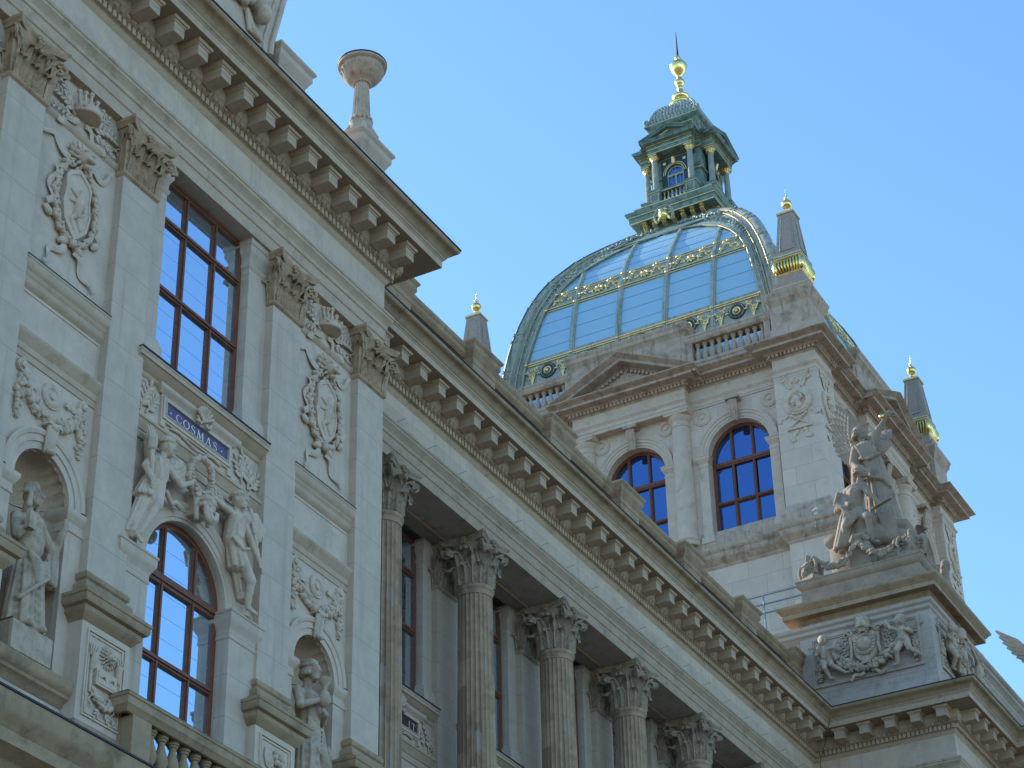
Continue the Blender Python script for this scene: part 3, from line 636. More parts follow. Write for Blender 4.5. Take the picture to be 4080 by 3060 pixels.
def write(b, text, u0, z0, h, sx, gap, d):
    u = u0
    for ch in text:
        w_, st = letter(ch)
        for P, R in st:
            L = []
            for k, (x, z) in enumerate(P):
                x0, z0_ = P[max(k-1, 0)]; x1, z1_ = P[min(k+1, len(P)-1)]; tx, tz = x1-x0, z1_-z0_; q = math.hypot(tx, tz) or 1; nx, nz = -tz/q*R[k], tx/q*R[k]
                L.append(((u+(x+nx)*h*sx, z0+(z+nz)*h), (u+(x-nx)*h*sx, z0+(z-nz)*h)))
            b.grid([[(p[0], d, p[1]), (q_[0], d, q_[1])] for p, q_ in L]+[])
            b.grid([[(p[0], d-.006, p[1]), (p[0], d, p[1])] for p, q_ in L]); b.grid([[(q_[0], d-.006, q_[1]), (q_[0], d, q_[1])] for p, q_ in L])
        u += w_*h*sx+gap
    return u
# ------------------------------------------------------------------ window bays
def window_bay(cx, y, hb, text, plaque, hw=1.06, hwa=.93, rich=True, stone='pale', letters_from=None):
    F = FR(cx, y, 'S'); D = -.14; zs = 13.97
    b = MB(F); b.wall_arch(-hb, hb, 10.0, 16.75, 0, hwa+.004, zs, 10.9, D, .40)
    wall = b.obj('window_bay_wall', stone, mus)
    # jamb pilasters beside the upper window
    jw = hb-hw
    for sg in (-1, 1):
        u0, u1 = sorted((sg*(hw+.0), sg*hb)); n = MB(F); n.box(u0, u1, -.5, D+.01, 16.97, 20.46)
        n.sweep([(u0, -.5), (u0, D+.01), (u1, D+.01), (u1, -.5)], [(0,19.95),(.012,19.96),(.03,20.0),(.03,20.03),(.012,20.04),(.012,20.12),(.02,20.16),(.05,20.22),(.065,20.25),(.065,20.34),(.085,20.36),(.085,20.45)], caps=False)
        n.sweep([(u0, -.5), (u0, D+.01), (u1, D+.01), (u1, -.5)], [(0,17.42),(.02,17.40),(.04,17.34),(.06,17.28),(.07,17.26),(.07,16.97)], caps=False); n.obj('window_jamb', 'pil', wall)
    if rich: window(F, hw, 16.97, 20.44, -.37, (-.365, .365), ((19.69, .055), (18.48, .055)), parent=mus)
    else: window(F, hw, 16.97, 20.44, -.37, (-.365, .365), ((19.69, .055), (18.48, .055)), parent=mus)
    n = MB(F); n.sweep([(-hb, D), (hb, D)], [(0,16.68),(.02,16.69),(.04,16.72),(.04,16.75),(.09,16.78),(.14,16.83),(.17,16.86),(.19,16.86),(.19,16.92),(.20,16.93),(.20,16.96),(-.3,16.99)]); n.obj('window_sill', 'trim', wall)
    n = MB(F); n.sweep([(-hb, D), (hb, D)], [(.20,16.962),(.215,16.963),(.215,16.985),(-.1,17.0)]); n.obj('lead_flashing', 'lead', wall)
    n = MB(F); n.sweep([(-hb, D), (hb, D)], [(0,15.84),(.02,15.85),(.03,15.88),(.06,15.93),(.08,15.97),(.10,15.98),(.10,16.02),(0,16.04)]); n.cut(); n.sweep([(-hb, D), (hb, D)], [(0,15.70),(.025,15.70),(.025,15.80),(0,15.80)]); n.objs('string_course', 'trim', wall)
    # name panel
    p = MB(F); pw = .745
    p.face([(-pw, D+.03, 16.305), (pw, D+.03, 16.305), (pw, D+.03, 16.525), (-pw, D+.03, 16.525)]); pl_ = p.obj('name_plaque', plaque, mus)
    p = MB(F)
    if text:
        if letters_from is None:
            write(p, text, -.50, 16.345, .135, 1.32, .030, D+.036)
            for q in (-.62, .60): p.ell((q, D+.034, 16.41), (.016, .004, .016))
        else: write(p, text, letters_from, 16.345, .135, 1.25, .05, D+.036)
        p.obj('lettering', 'letter', pl_)
    p = MB(F); frame_rect(p, -pw-.07, pw+.07, 16.235, 16.595, .07, D-.01, D+.055); frame_rect(p, -pw-.10, pw+.10, 16.205, 16.625, .03, D-.01, D+.035); frame_rect(p, -pw-.015, pw+.015, 16.29, 16.54, .016, D-.01, D+.068)
    p.sweep([(-pw-.13, D), (-pw-.13, D+.02), (pw+.13, D+.02), (pw+.13, D)], [(0,16.615),(.02,16.62),(.05,16.66),(.08,16.68),(.09,16.70),(.09,16.735),(0,16.75)], caps=False)
    for sg in (-1, 1): p.box(sg*.80-.05, sg*.80+.05, D, D+.05, 16.10, 16.21)
    p.tube([(-.6, D+.03, 16.17), (-.4, D+.03, 16.20), (0, D+.03, 16.12), (.4, D+.03, 16.20), (.6, D+.03, 16.17)], .018, 6); p.obj('plaque_frame', 'pale', pl_)
    p = MB(F)   # shell ornament on the frame, leaf sprays either side
    for k in range(7):
        a = PI/2+(k-3)*.36; p.cap((.05, D+.10, 16.60), (.05+.19*math.cos(a), D+.13, 16.61+.19*math.sin(a)), .02, .032, 7)
    for sg in (-1, 1): p.tube([(.05+sg*(.03+.02*k)+.04*math.cos(k*.7)*sg*.4, D+.11, 16.58-.05*math.sin(k*.55)) for k in range(8)], .02, 6); p.ell((.05+sg*.14, D+.11, 16.55), (.035,)*3)
    p.cut()
    m_ = (hb+pw+.1)/2
    for sg in (-1, 1):
        s_ = .085 if hb > 1.4 else .06
        spray(p, (sg*(m_+.10*1), D, 16.12), PI/2+sg*.12, .50, 5, s_, .035, sg*.25); spray(p, (sg*(m_-.05), D, 16.15), PI/2+sg*.5, .34, 4, s_*.9, .03); spray(p, (sg*(m_+.12), D, 16.12), PI/2-sg*.55, .34, 4, s_*.9, .03); p.cut()
    p.objs('leaf_relief', 'relief', wall, smooth=60)
    if hb < 1.4: 
        return wall
    # round-arched window below
    window(F, hwa, 10.95, zs+hwa, -.35, (-.355, .355), ((13.96, .085), (12.78, .05)), arch=zs+.0, parent=mus, fw=.075, name='arched_window')
    n = MB(F); r = hwa
    n.ring(0, zs, [(r-.001, D-.05), (r-.001, D+.015), (r+.05, D+.015), (r+.055, D+.03), (r+.15, D+.03), (r+.155, D+.045), (r+.21, D+.05), (r+.24, D+.075), (r+.275, D+.08), (r+.275, D-.02)], n=44); n.obj('archivolt', 'pale', wall)
    for sg in (-1, 1):
        u0, u1 = sorted((sg*hwa, sg*hb)); n = MB(F); n.box(u0, u1, -.5, D+.10, 10.2, 13.58)
        n.sweep([(u0, -.36), (u0, D+.10), (u1, D+.10), (u1, D-.1)], [(0,13.56),(.015,13.57),(.02,13.60),(.01,13.61),(.01,13.70),(.02,13.72),(.05,13.78),(.075,13.82),(.08,13.85),(.08,13.93),(.095,13.94),(.095,13.97),(-.1,13.985)], caps=False); n.obj('arch_pier', 'pil', wall)
    return wall
BX = 21.62
wb = window_bay(BX, AF, 1.56, 'COSMAS', 'plaque')
W2 = 19.30
for k in range(0, 6):
    cx = CX1+SP*(k+.5)
    window_bay(cx, W2, 1.31, 'IT' if k == 0 else '', 'plaquered', hw=.98, rich=False, letters_from=.44)
    pilaster(cx-SP/2+.0, W2, .70, 'capgrey', z0=10)
window_bay(CX1-SP*.5, W2, 1.31, '', 'plaquered', hw=.98, rich=False)
b = MB(); b.box(AX-.3, PX+.2, WF+.72, 19.9, 20.62, 20.9); b.box(AX-.3, PX+.2, WF+.715, WF+.73, 20.40, 20.7); b.box(AX-.3, PX+.2, 18.95, W2+.1, 20.452, 20.6)
b.obj('loggia_ceiling', 'soffit', mus)
b = MB(); b.box(AX-.35, AX, AF+.02, W2+.3, ZG, 20.46); b.box(PX, PX+.5, PY, W2+.3, ZG, 21.2); b.box(PX, 53.5, PY, PY+.5, ZG, 21.2); b.box(53.5, 78, PY-2.6, PY-2, ZG, 21.2); b.box(53.5, 54, PY-2.6, PY, ZG, 21.2); b.obj('side_wall', 'ashlar', mus)
b = MB(); b.sweep([(AX-.1, 18.20), (PX, 18.20)], [(0, 10), (.2, 10), (.2, 12.2), (0, 12.2)], side=-1); b.obj('loggia_parapet', 'trim', mus)
# --- lower cornice and wall under the first floor
courses('lower_cornice', [(0.05,10.00),(.12,10.02),(.16,10.10),(.20,10.14),(.42,10.18),(.42,10.34),(.44,10.36),(.47,10.42),(.52,10.46),(.55,10.52),(.55,10.72)], 'buff', [(X0_, AF), (AX, AF), (AX, WF), (PX, WF)])
courses('lead_flashing', [(.55,10.722),(.57,10.724),(.57,10.75),(-.2,10.81)], 'lead', [(X0_, AF), (AX, AF), (AX, WF), (PX, WF)])
courses('lower_wall', [(.06,10.0),(.06,9.6),(.09,9.58),(.09,9.5),(.06,9.48),(.06,ZG)], 'pale', [(X0_, AF), (AX, AF), (AX, WF), (PX, WF)])
# --- balcony balustrade under the arched window
F = FR(BX, AF, 'S'); bal = MB(F); 
bal.sweep([(-1.62, .06), (-1.62, .34), (1.40, .34), (1.40, .06)], [(-.05,11.42),(0,11.42),(.02,11.44),(.04,11.48),(.06,11.50),(.06,11.60),(.075,11.61),(.075,11.645),(-.15,11.655)], caps=False); bal.box(-1.66, 1.44, 0.0, .36, 11.48, 11.651)
bal.box(-1.48, -1.10, .06, .34, 10.80, 11.425); bal.box(1.05, 1.40, .06, .34, 10.80, 11.425); bal.box(-1.1, 1.05, .05, .33, 10.74, 10.86)
balo = bal.obj('balcony_balustrade', 'buff', mus)
b = MB(F); b.box(-1.68, 1.45, .10, .395, 11.652, 11.672); b.obj('mossy_coping', 'moss', balo)
BP = [(.060,0),(.085,0),(.085,.06),(.055,.07),(.05,.10),(.062,.13),(.092,.20),(.098,.26),(.085,.34),(.055,.44),(.045,.50),(.05,.535),(.068,.545),(.068,.575),(.085,.58),(.085,.64),(.06,.64)]
bb = MB(); bb.lathe(0, 0, [(r, z*.92) for r, z in BP], 14)
bl0 = None
for k in range(9):
    x, y, z = BX-.94+.235*k, AF-.2, 10.85
    if bl0 is None: bl0 = bb.obj('baluster', 'buff', balo, smooth=50); bl0.location = (x, y, z); o = bl0
    else: o = bl0.copy(); COL.objects.link(o); o.location = (x, y, z)
# --- attic over the projecting end
ap_ = MB(); ap_.sweep([(X0_, AF+.42), (AX-.25, AF+.42), (AX-.25, WF+1)], [(0,22.8),(0,24.32),(.02,24.34),(.04,24.38),(.06,24.40),(.06,24.44),(.10,24.50),(.12,24.53),(.12,24.60),(-.4,24.63)], side=-1); ap_.obj('attic_parapet', 'tplain', mus)
def attic_pedestal(cx, y, hw, dep, z0, z1, name='attic_pedestal', m='tplain'):
    n = MB(FR(cx, y, 'S')); h = z1-z0
    n.box(-hw, hw, -dep, 0, z0, z1-.50); n.sweep([(-hw, -dep), (-hw, 0), (hw, 0), (hw, -dep)], [(.0,z1-.502),(.015,z1-.49),(.02,z1-.44),(.003,z1-.43),(.003,z1-.36),(.02,z1-.34),(.05,z1-.27),(.08,z1-.22),(.09,z1-.20),(.09,z1-.10),(.11,z1-.08),(.14,z1-.04),(.14,z1),(-.2,z1+.03)], side=1, closed=True); n.face([(-hw,0,z1+.03),(hw,0,z1+.03),(hw,-dep,z1+.03),(-hw,-dep,z1+.03)])
    return n.obj(name, m, mus)
attic_pedestal(23.74, AF+.24, .40, .8, 22.8, 24.97); attic_pedestal(26.34-.02, AF+.24, .40, .8, 22.8, 24.96)
# relief-carved acroterion rising over the attic
n = MB(FR(20.4, AF+.5, 'S')); ol = [(-2.6, 24.6), (2.78, 24.6), (2.80, 24.9), (2.95, 25.5), (3.12, 26.2), (3.30, 27.3), (0, 29.0), (-3.3, 27.3), (-2.95, 25.5)]
n.grid([[(u, q, z) for u, z in ol] for q in (-.5, .22)], closeu=True); n.face([(u, .22, z) for u, z in ol]); n.face([(u, -.5, z) for u, z in ol]); acro = n.obj('carved_gable', 'tplain', mus)
n = MB(FR(20.4, AF+.5, 'S'))
n.tube([(2.70, .25, 24.6), (2.73, .25, 24.9), (2.88, .25, 25.5), (3.05, .25, 26.2), (3.22, .25, 27.3)], .05, 8); n.tube([(2.50, .23, 24.6), (2.53, .23, 24.9), (2.68, .23, 25.5), (2.85, .23, 26.2)], .025, 6)
n.tube([(-u, d, z) for u, d, z in ((2.78,.25,24.9),(2.88,.25,25.5),(3.05,.25,26.2),(3.22,.25,27.3))], .05, 8); n.tube([(3.24, .2, 27.3), (1.6, .22, 28.16), (0, .22, 29.0), (-1.6, .22, 28.16), (-3.24, .2, 27.3)], .09, 8); n.tube([(3.0, .23, 27.15), (0, .23, 28.72), (-3.0, .23, 27.15)], .03, 6)
n.ring(0, 26.6, [(0, .34), (.25, .36), (.6, .28), (.65, .34), (.8, .34), (.85, .22)], 0, 2*PI, 36)
for k in range(22): a = 2*PI*k/22; n.ell((.98*math.cos(a), .26, 26.6+.98*math.sin(a)), (.2, .1, .09), a+PI/2+(.5 if k % 2 else -.5))
for sg in (-1, 1): spray(n, (sg*.7, .22, 25.4), PI/2-sg*.5, 1.6, 8, .13, .06, -sg*.3)
n.ell((2.15, .32, 25.45), (.22, .22, .34), .35, 2); n.ell((2.28, .36, 25.15), (.13, .18, .22), .3, 2); n.ell((2.05, .30, 25.72), (.24, .2, .18), 0, 2)
n.tube([(2.02+(.30-.012*k)*math.cos(PI*.2+k*.38), .40+.006*k, 25.70+(.27-.012*k)*math.sin(PI*.2+k*.38)) for k in range(18)], [.085-.0035*k for k in range(18)], 8)
n.ell((2.22, .52, 25.42), (.035, .03, .045)); fruit_rope(n, [(1.2, .25, 25.75), (1.35, .25, 25.35), (1.7, .25, 25.15), (1.95, .25, 25.3)], .2, 14, rnd)
for k in range(7): n.cap((1.95+.04*k, .28, 25.0-.05*k), (2.05+.06*k, .26, 24.68), .05, .03, 7)
n.obj('ram_head_relief', 'relief', acro, smooth=60)
# --- attic balustrade over the wing
rail = MB(); rail.box(AX+.3, PX+1.2, WF+.25, WF+.66, 22.82, 23.30)
rail.sweep([(AX+.2, WF+.28), (PX+1.2, WF+.28)], [(0,24.48),(.02,24.50),(.04,24.52),(.07,24.55),(.08,24.57),(.08,24.63),(.10,24.65),(.12,24.70),(.12,24.745),(-.42,24.765),(-.42,24.48)], side=-1)
railo = rail.obj('attic_balustrade', 'buff', mus)
bt = MB(); bt.lathe(0, 0, [(r*1.3, z*1.885) for r, z in BP], 12); bt0 = None
for k in range(-1, 7):
    cx = CX1+SP*k
    if k >= 0: attic_pedestal(cx, WF+.08, .46, .66, 22.8, 24.83, m='buff')
    for j in range(8):
        x = cx+.62+(SP-1.24)*(j+.5)/8
        if x > PX+.3 or x < AX+.3: continue
        if bt0 is None: bt0 = bt.obj('baluster', 'buff', railo, smooth=50); bt0.location = (x, WF+.46, 23.28)
        else: o = bt0.copy(); COL.objects.link(o); o.location = (x, WF+.46, 23.28)
# --- attic wall behind the corner block and along the front
b = MB(); b.sweep([(49.95, 22), (49.95, PY+.35), (80, PY+.35)], [(0,22.8),(0,25.0),(.02,25.02),(.03,25.1),(.06,25.14),(.06,25.2),(.14,25.30),(.18,25.34),(.18,25.42),(.24,25.47),(.26,25.55),(-.6,25.6)], side=-1); b.obj('attic_wall', 'block', mus)
# --- corner block with the statues
def blk(b, x0, x1, y0, y1, prof): b.sweep([(x0, y1), (x0, y0), (x1, y0), (x1, y1)], prof, side=-1, closed=True)
bx0, bx1, by0, by1 = 49.84, 53.30, 14.84, 18.42
b = MB(); b.box(bx0, bx1, by0, by1, 23.45, 25.49); blk(b, bx0, bx1, by0, by1, [(.10,22.8),(.10,23.10),(.08,23.16),(.05,23.24),(.03,23.36),(.0,23.46)]); blo = b.obj('corner_block', 'block', mus)
b = MB(); blk(b, bx0, bx1, by0, by1, [(0,25.50),(.015,25.51),(.015,25.56),(.0,25.57),(0,25.66),(.03,25.69),(.07,25.74),(.09,25.76),(.30,25.78),(.30,25.90),(.33,25.92),(.36,25.97),(.42,26.02),(.44,26.05),(.44,26.10),(-.1,26.16)]); b.box(bx0-.1, bx1+.1, by0-.1, by1+.1, 26.02, 26.17); b.obj('block_cornice', 'buff', blo)
b = MB(); b.box(bx0+.15, bx1-.13, by0+.17, by1-.17, 26.1, 26.75); blk(b, bx0+.12, bx1-.1, by0+.14, by1-.14, [(.06,26.16),(.05,26.3),(0,26.36),(0,26.72),(.03,26.74),(.08,26.80),(.10,26.84),(.10,26.92),(.12,26.94),(.12,26.97),(-.1,26.98)]); b.box(bx0+.1, bx1-.1, by0+.1, by1-.1, 26.8, 26.985); b.obj('statue_plinth', 'group', blo)
def putto(b, u, z, s, fl, arm, leg):
    """small plump winged child; all limbs melt into one figure"""
    P = lambda a, d, c: (u+fl*a*s, .06+d*s, z+c*s)
    b.cap(P(0, .1, .45), P(0, .14, .62), .125*s, .12*s); b.ell(P(0, .17, .50), (.12*s, .11*s, .12*s)); b.ell(P(0, .2, .90), (.115*s, .115*s, .13*s), 0, 2)
    b.cap(P(0, .14, .66), P(0, .16, .8), .07*s, .06*s)
    for k in range(9): a = -.6+k*.54; b.ell(P(.10*math.cos(a), .19, .94+.09*math.sin(a)), (.045*s,)*3)
    b.ell(P(.02, .31, .88), (.02*s, .025*s, .025*s)); b.ell(P(.0, .29, .84), (.035*s, .03*s, .02*s))
    for (a, c, e) in arm: b.cap(P(*a), P(*c), .055*s, .045*s); b.cap(P(*c), P(*e), .045*s, .035*s); b.ell(P(*e), (.045*s,)*3)
    for (a, c, e) in leg: b.cap(P(*a), P(*c), .095*s, .07*s); b.cap(P(*c), P(*e), .068*s, .042*s); b.cap(P(*e), (P(*e)[0]+fl*.09*s, P(*e)[1]+.03*s, P(*e)[2]-.02*s), .04*s, .03*s)
def putti_panel(F, hu, z0, z1, off=0):
    b = MB(F); frame_rect(b, off-hu, off+hu, z0, z1, .06, -.02, .05); frame_rect(b, off-hu+.06, off+hu-.06, z0+.06, z1-.06, .04, -.02, .03); b.obj('panel_frame', 'block', blo)
    b = MB(F); c = off+.02; zc = (z0+z1)/2+.0
    b.ring(c, zc+.17, [(0, .28), (.10, .27), (.19, .22), (.20, .17), (.21, .19), (.30, .19), (.31, .1)], 0, 2*PI, 30)
    for k in range(18): a = 2*PI*k/18; b.ell((c+.255*math.cos(a), .20, zc+.17+.255*math.sin(a)), (.045, .02, .02), a)
    sh = [(-.30,.50),(-.42,.58),(-.40,.42),(-.34,.30),(-.36,.05),(-.30,-.18),(-.14,-.36),(0,-.42),(.14,-.36),(.30,-.18),(.36,.05),(.34,.30),(.40,.42),(.42,.58),(.30,.50),(.16,.50),(0,.56),(-.16,.50)]
    b.grid([[(c+u*k, q, zc+.05+z*k) for u, z in sh] for k, q in ((1,0),(1,.10),(.9,.14))], closeu=True); b.face([(c+u*.9, .14, zc+.05+z*.9) for u, z in sh])
    for sg in (-1, 1):
        b.tube([(c+sg*(.42-.03*k*.3)+sg*.07*math.cos(k*.7), .14, zc+.56-.0*k+.07*math.sin(k*.7)) for k in range(10)], .04, 7); b.tube([(c+sg*.38, .12, zc+.45), (c+sg*.36, .14, zc+.1), (c+sg*.42, .13, zc-.2), (c+sg*.30, .12, zc-.34)], [.04, .05, .045, .04], 7)
        for q in range(3): spray(b, (c+sg*.42, 0, zc-.05+.15*q), PI/2-sg*(.9-.2*q), .42, 4, .06, .04)
        fruit_rope(b, [(c+sg*1.05, .03, zc+.22), (c+sg*.85, .05, zc-.05), (c+sg*.55, .08, zc-.28), (c+sg*.25, .10, zc-.44), (c, .12, zc-.48)], .14, 22, rnd)
        fruit_rope(b, [(c+sg*1.28, .02, zc+.10), (c+sg*1.33, .02, zc-.2), (c+sg*1.30, .02, zc-.56)], .10, 12, rnd)
        b.tube(wave((c+sg*.1, .1, zc-.58), -PI/2+sg*1.3, .4, .06, 10, .02, 1.2), .045, 6, flat=.4)
    b.box(c-.12, c+.12, .0, .17, zc-.36, zc-.22)
    # helmet above the cartouche
    b.lathe(c, .14, [(.20, zc+.60), (.215, zc+.64), (.19, zc+.68), (.19, zc+.84), (.15, zc+.92), (.06, zc+.96), (.0, zc+.965)], 18); b.cap((c-.13, .22, zc+.62), (c+.13, .22, zc+.62), .07, .07); b.tube([(c-.12, .1, zc+.58), (c-.05, .25, zc+.52), (c+.05, .25, zc+.52), (c+.12, .1, zc+.58)], .04, 6)
    for sg in (-1, 1): b.tube([(c+sg*(.1+.05*math.cos(k*.7)), .2, zc+.52+.05*math.sin(k*.7)) for k in range(9)], .025, 6)
    b.obj('cartouche_relief', 'statue', blo, smooth=60)
    for sg, fl in ((-1, 1), (1, -1)):
        b = MB(F); s = 1.12 if sg < 0 else 1.18
        if sg < 0: putto(b, c-1.06, z0+.16, s, fl, [((.1, .15, .70), (.24, .22, .66), (.30, .22, .78)), ((-.12, .12, .70), (-.2, .2, .58), (-.12, .25, .72))], [((.06, .13, .42), (.16, .22, .24), (.42, .10, .04)), ((-.06, .13, .42), (-.02, .22, .2), (.05, .08, -.02))])
        else: putto(b, c+1.06, z0+.14, s, fl, [((.1, .15, .72), (.24, .2, .78), (.34, .16, .98)), ((-.12, .12, .70), (-.22, .2, .58), (-.08, .26, .66))], [((.06, .13, .42), (.16, .22, .22), (.20, .08, -.02)), ((-.06, .13, .42), (-.12, .2, .22), (-.30, .1, .08))])
        b.obj('winged_child_relief', 'statue', blo, remesh=.014)
        b = MB(F); feather_wing(b, (c+sg*1.12, .03, z0+.95), (sg*.7, 0, .5), (-sg*.3, 0, 1), .42, .3, 2, 5, .02); b.obj('child_wing', 'group', blo, smooth=60)
putti_panel(FR(bx0, (by0+by1)/2, 'W'), 1.49, 23.80, 25.20)
putti_panel(FR((bx0+bx1)/2, by0, 'S'), 1.40, 23.80, 25.20, .1)
# --- wires, netting rods and spikes on the wing
n = MB()
x = 27.2
while x < 49.6: n.cap((x, WF-.14, 21.165), (x+.03, WF-.30, 21.20), .005, .005, 6); n.cut(); x += SP/3
n.objs('net_bracket', 'steel', mus)
n = MB(); n.grid([[(26.45, WF-.32, 21.19), (PX-.02, WF-.32, 21.19)], [(26.45, WF-.34, 10.5), (PX-.02, WF-.34, 10.5)]]); n.obj('bird_net', 'net', mus)
n = MB(); 
def spikes(n, x0, x1, y, z, h, step=.09):
    x = x0
    while x < x1: n.cap((x, y, z), (x+rnd.uniform(-.02, .02), y-rnd.uniform(0, .05), z+h), .0015, .001, 3); x += step*rnd.uniform(.7, 1.3)
spikes(n, 24.5, 27.3, AF-.93, 22.79, .13, .05); spikes(n, 15, 26.3, AF-.10, 21.20, .10, .05); spikes(n, 16.0, 19.4, AF-.50, 10.75, .16, .05); spikes(n, 19.3, 20.3, AF-.2, 12.79, .12, .06); spikes(n, 17.7, 19.35, AF-.01, 17.07, .12, .05); spikes(n, 23.98, 25.6, AF-.01, 17.07, .12, .05)
n.obj('bird_spikes', 'steel', mus)
n = MB(); n.tube([(PX-.9, WF-.86, 22.5), (PX-.6, WF-.62, 22.2), (PX-.2, WF-.22, 21.7), (PX-.05, WF-.3, 20.9), (PX-.04, WF-.32, 15)], .010, 5); n.obj('lightning_wire', 'wire', mus)
# ------------------------------------------------------------------ the domed tower
tow = thing('dome_tower', 'square stone tower with arched windows, glazed copper dome and gilded lantern', 'tower', (TX, TY, ZG))
TF = lambda u, d, z: (-d, -u, z)
def rotF(k):
    c, s_ = [(1,0),(0,1),(-1,0),(0,-1)][k]
    return lambda u, d, z: (-d*c+u*s_, -d*s_-u*c, z)
def tput(o, parent=tow):
    o.location = (TX, TY, 0); return o
def tpart(b, name, m, smooth=35, turns=(1,), remesh=None):
    o = b.obj(name, m, tow, smooth, remesh); o.location = (TX, TY, 0)
    for k in turns:
        copyto(o, tow, (TX, TY, 0), k*PI/2)
    return o
def tsub(b, name, m, parent, smooth=35, turns=()):
    o = b.obj(name, m, parent, smooth); L = [o]
    for k in turns:
        c = o.copy(); COL.objects.link(c); c.rotation_euler = (0, 0, k*PI/2); L.append(c)
    return o
RW, CB = 6.47, 2.12
ALL = (1, 2, 3)
def tpath(rec=RW, pier=TH, cb=CB, pu=5.32):
    L = []
    for k in range(4):
        f = rotF(k)
        for u, d in ((-pier, pier), (-pu, pier), (-pu, rec), (-cb, rec), (-cb, pier), (cb, pier), (cb, rec), (pu, rec), (pu, pier)): L.append(f(u, d, 0)[:2])
    return L
def ppath(rec=RW, pier=TH, pu=5.32):
    L = []
    for k in range(4):
        f = rotF(k)
        for u, d in ((-pier, pier), (-pu, pier), (-pu, rec), (pu, rec), (pu, pier)): L.append(f(u, d, 0)[:2])
    return L
def tsweep(name, path, prof, m):
    b = MB(); b.sweep(path, prof, side=-1, closed=True); o = b.obj(name, m, tow); o.location = (TX, TY, 0); return o
b = MB(); b.sweep(ppath(), [(.30, 20), (.30, 24), (.0, 24.2), (0, 33.02)], side=-1, closed=True); o = b.obj('lower_wall', 'tower', tow); o.location = (TX, TY, 0)
tsweep('plinth_moulding', ppath(), [(0,32.95),(.04,33.0),(.05,33.06),(.10,33.10),(.14,33.16),(.22,33.22),(.24,33.26),(.24,33.40),(.28,33.44),(.32,33.52),(.32,33.60),(-.5,33.72)], 'tbrown')
tsweep('sill_course', ppath(), [(.10,33.62),(.10,33.86),(.06,33.90),(-.4,33.93)], 'tplain')
b = MB(TF)
for cu, a0, a1 in ((-3.77, -5.32, -1.9), (0, -1.9, 1.9), (3.77, 1.9, 5.32)): b.wall_arch(a0, a1, 33.6, 39.06, cu, 1.104, 37.14, 33.92, RW, .42, 32)
tpart(b, 'arcade_wall', 'tower')
b = MB(TF)
b.box(5.32, TH, 5.32, TH, 33.6, 39.03)
tpart(b, 'corner_pier', 'tower', turns=ALL)
tsweep('pier_base', ppath(pier=TH), [(.14,33.62),(.14,33.98),(.10,34.02),(.10,34.10),(.05,34.18),(.02,34.28),(0,34.30)], 'tbrown')
tsweep('entablature', tpath(), [(-.45,39.02),(0,39.02),(0,39.14),(.02,39.15),(.02,39.28),(.04,39.30),(.06,39.34),(.09,39.37),(.09,39.41),(.0,39.43),(.003,39.80)], 'tplain')
tsweep('cornice', tpath(), [(0,39.80),(.02,39.82),(.05,39.85),(.07,39.86),(.07,39.97),(.16,39.97),(.20,40.0),(.22,40.02),(.50,40.03),(.50,40.12),(.53,40.13),(.57,40.18),(.66,40.21),(.70,40.24),(.70,40.27),(-.6,40.36)], 'tbrown')
dn = MB(); L = tpath(); L = L[:18]+[L[18]]
for x, y, dx, dy, st in seg_iter(L, .145, .10):
    nx, ny = dy, -dx
    dn.F = lambda a, d, z: (x+dx*a+nx*d, y+dy*a+ny*d, z); dn.box(-st*.31, st*.31, .05, .155, 39.865, 39.972)
dn.F = ID; dn.sweep(L[1:-1], [(.02,39.87),(.10,39.87),(.10,39.96),(.02,39.96)], side=-1); o = dn.obj('dentil_course', 'tbrown', tow); o.location = (TX, TY, 0)
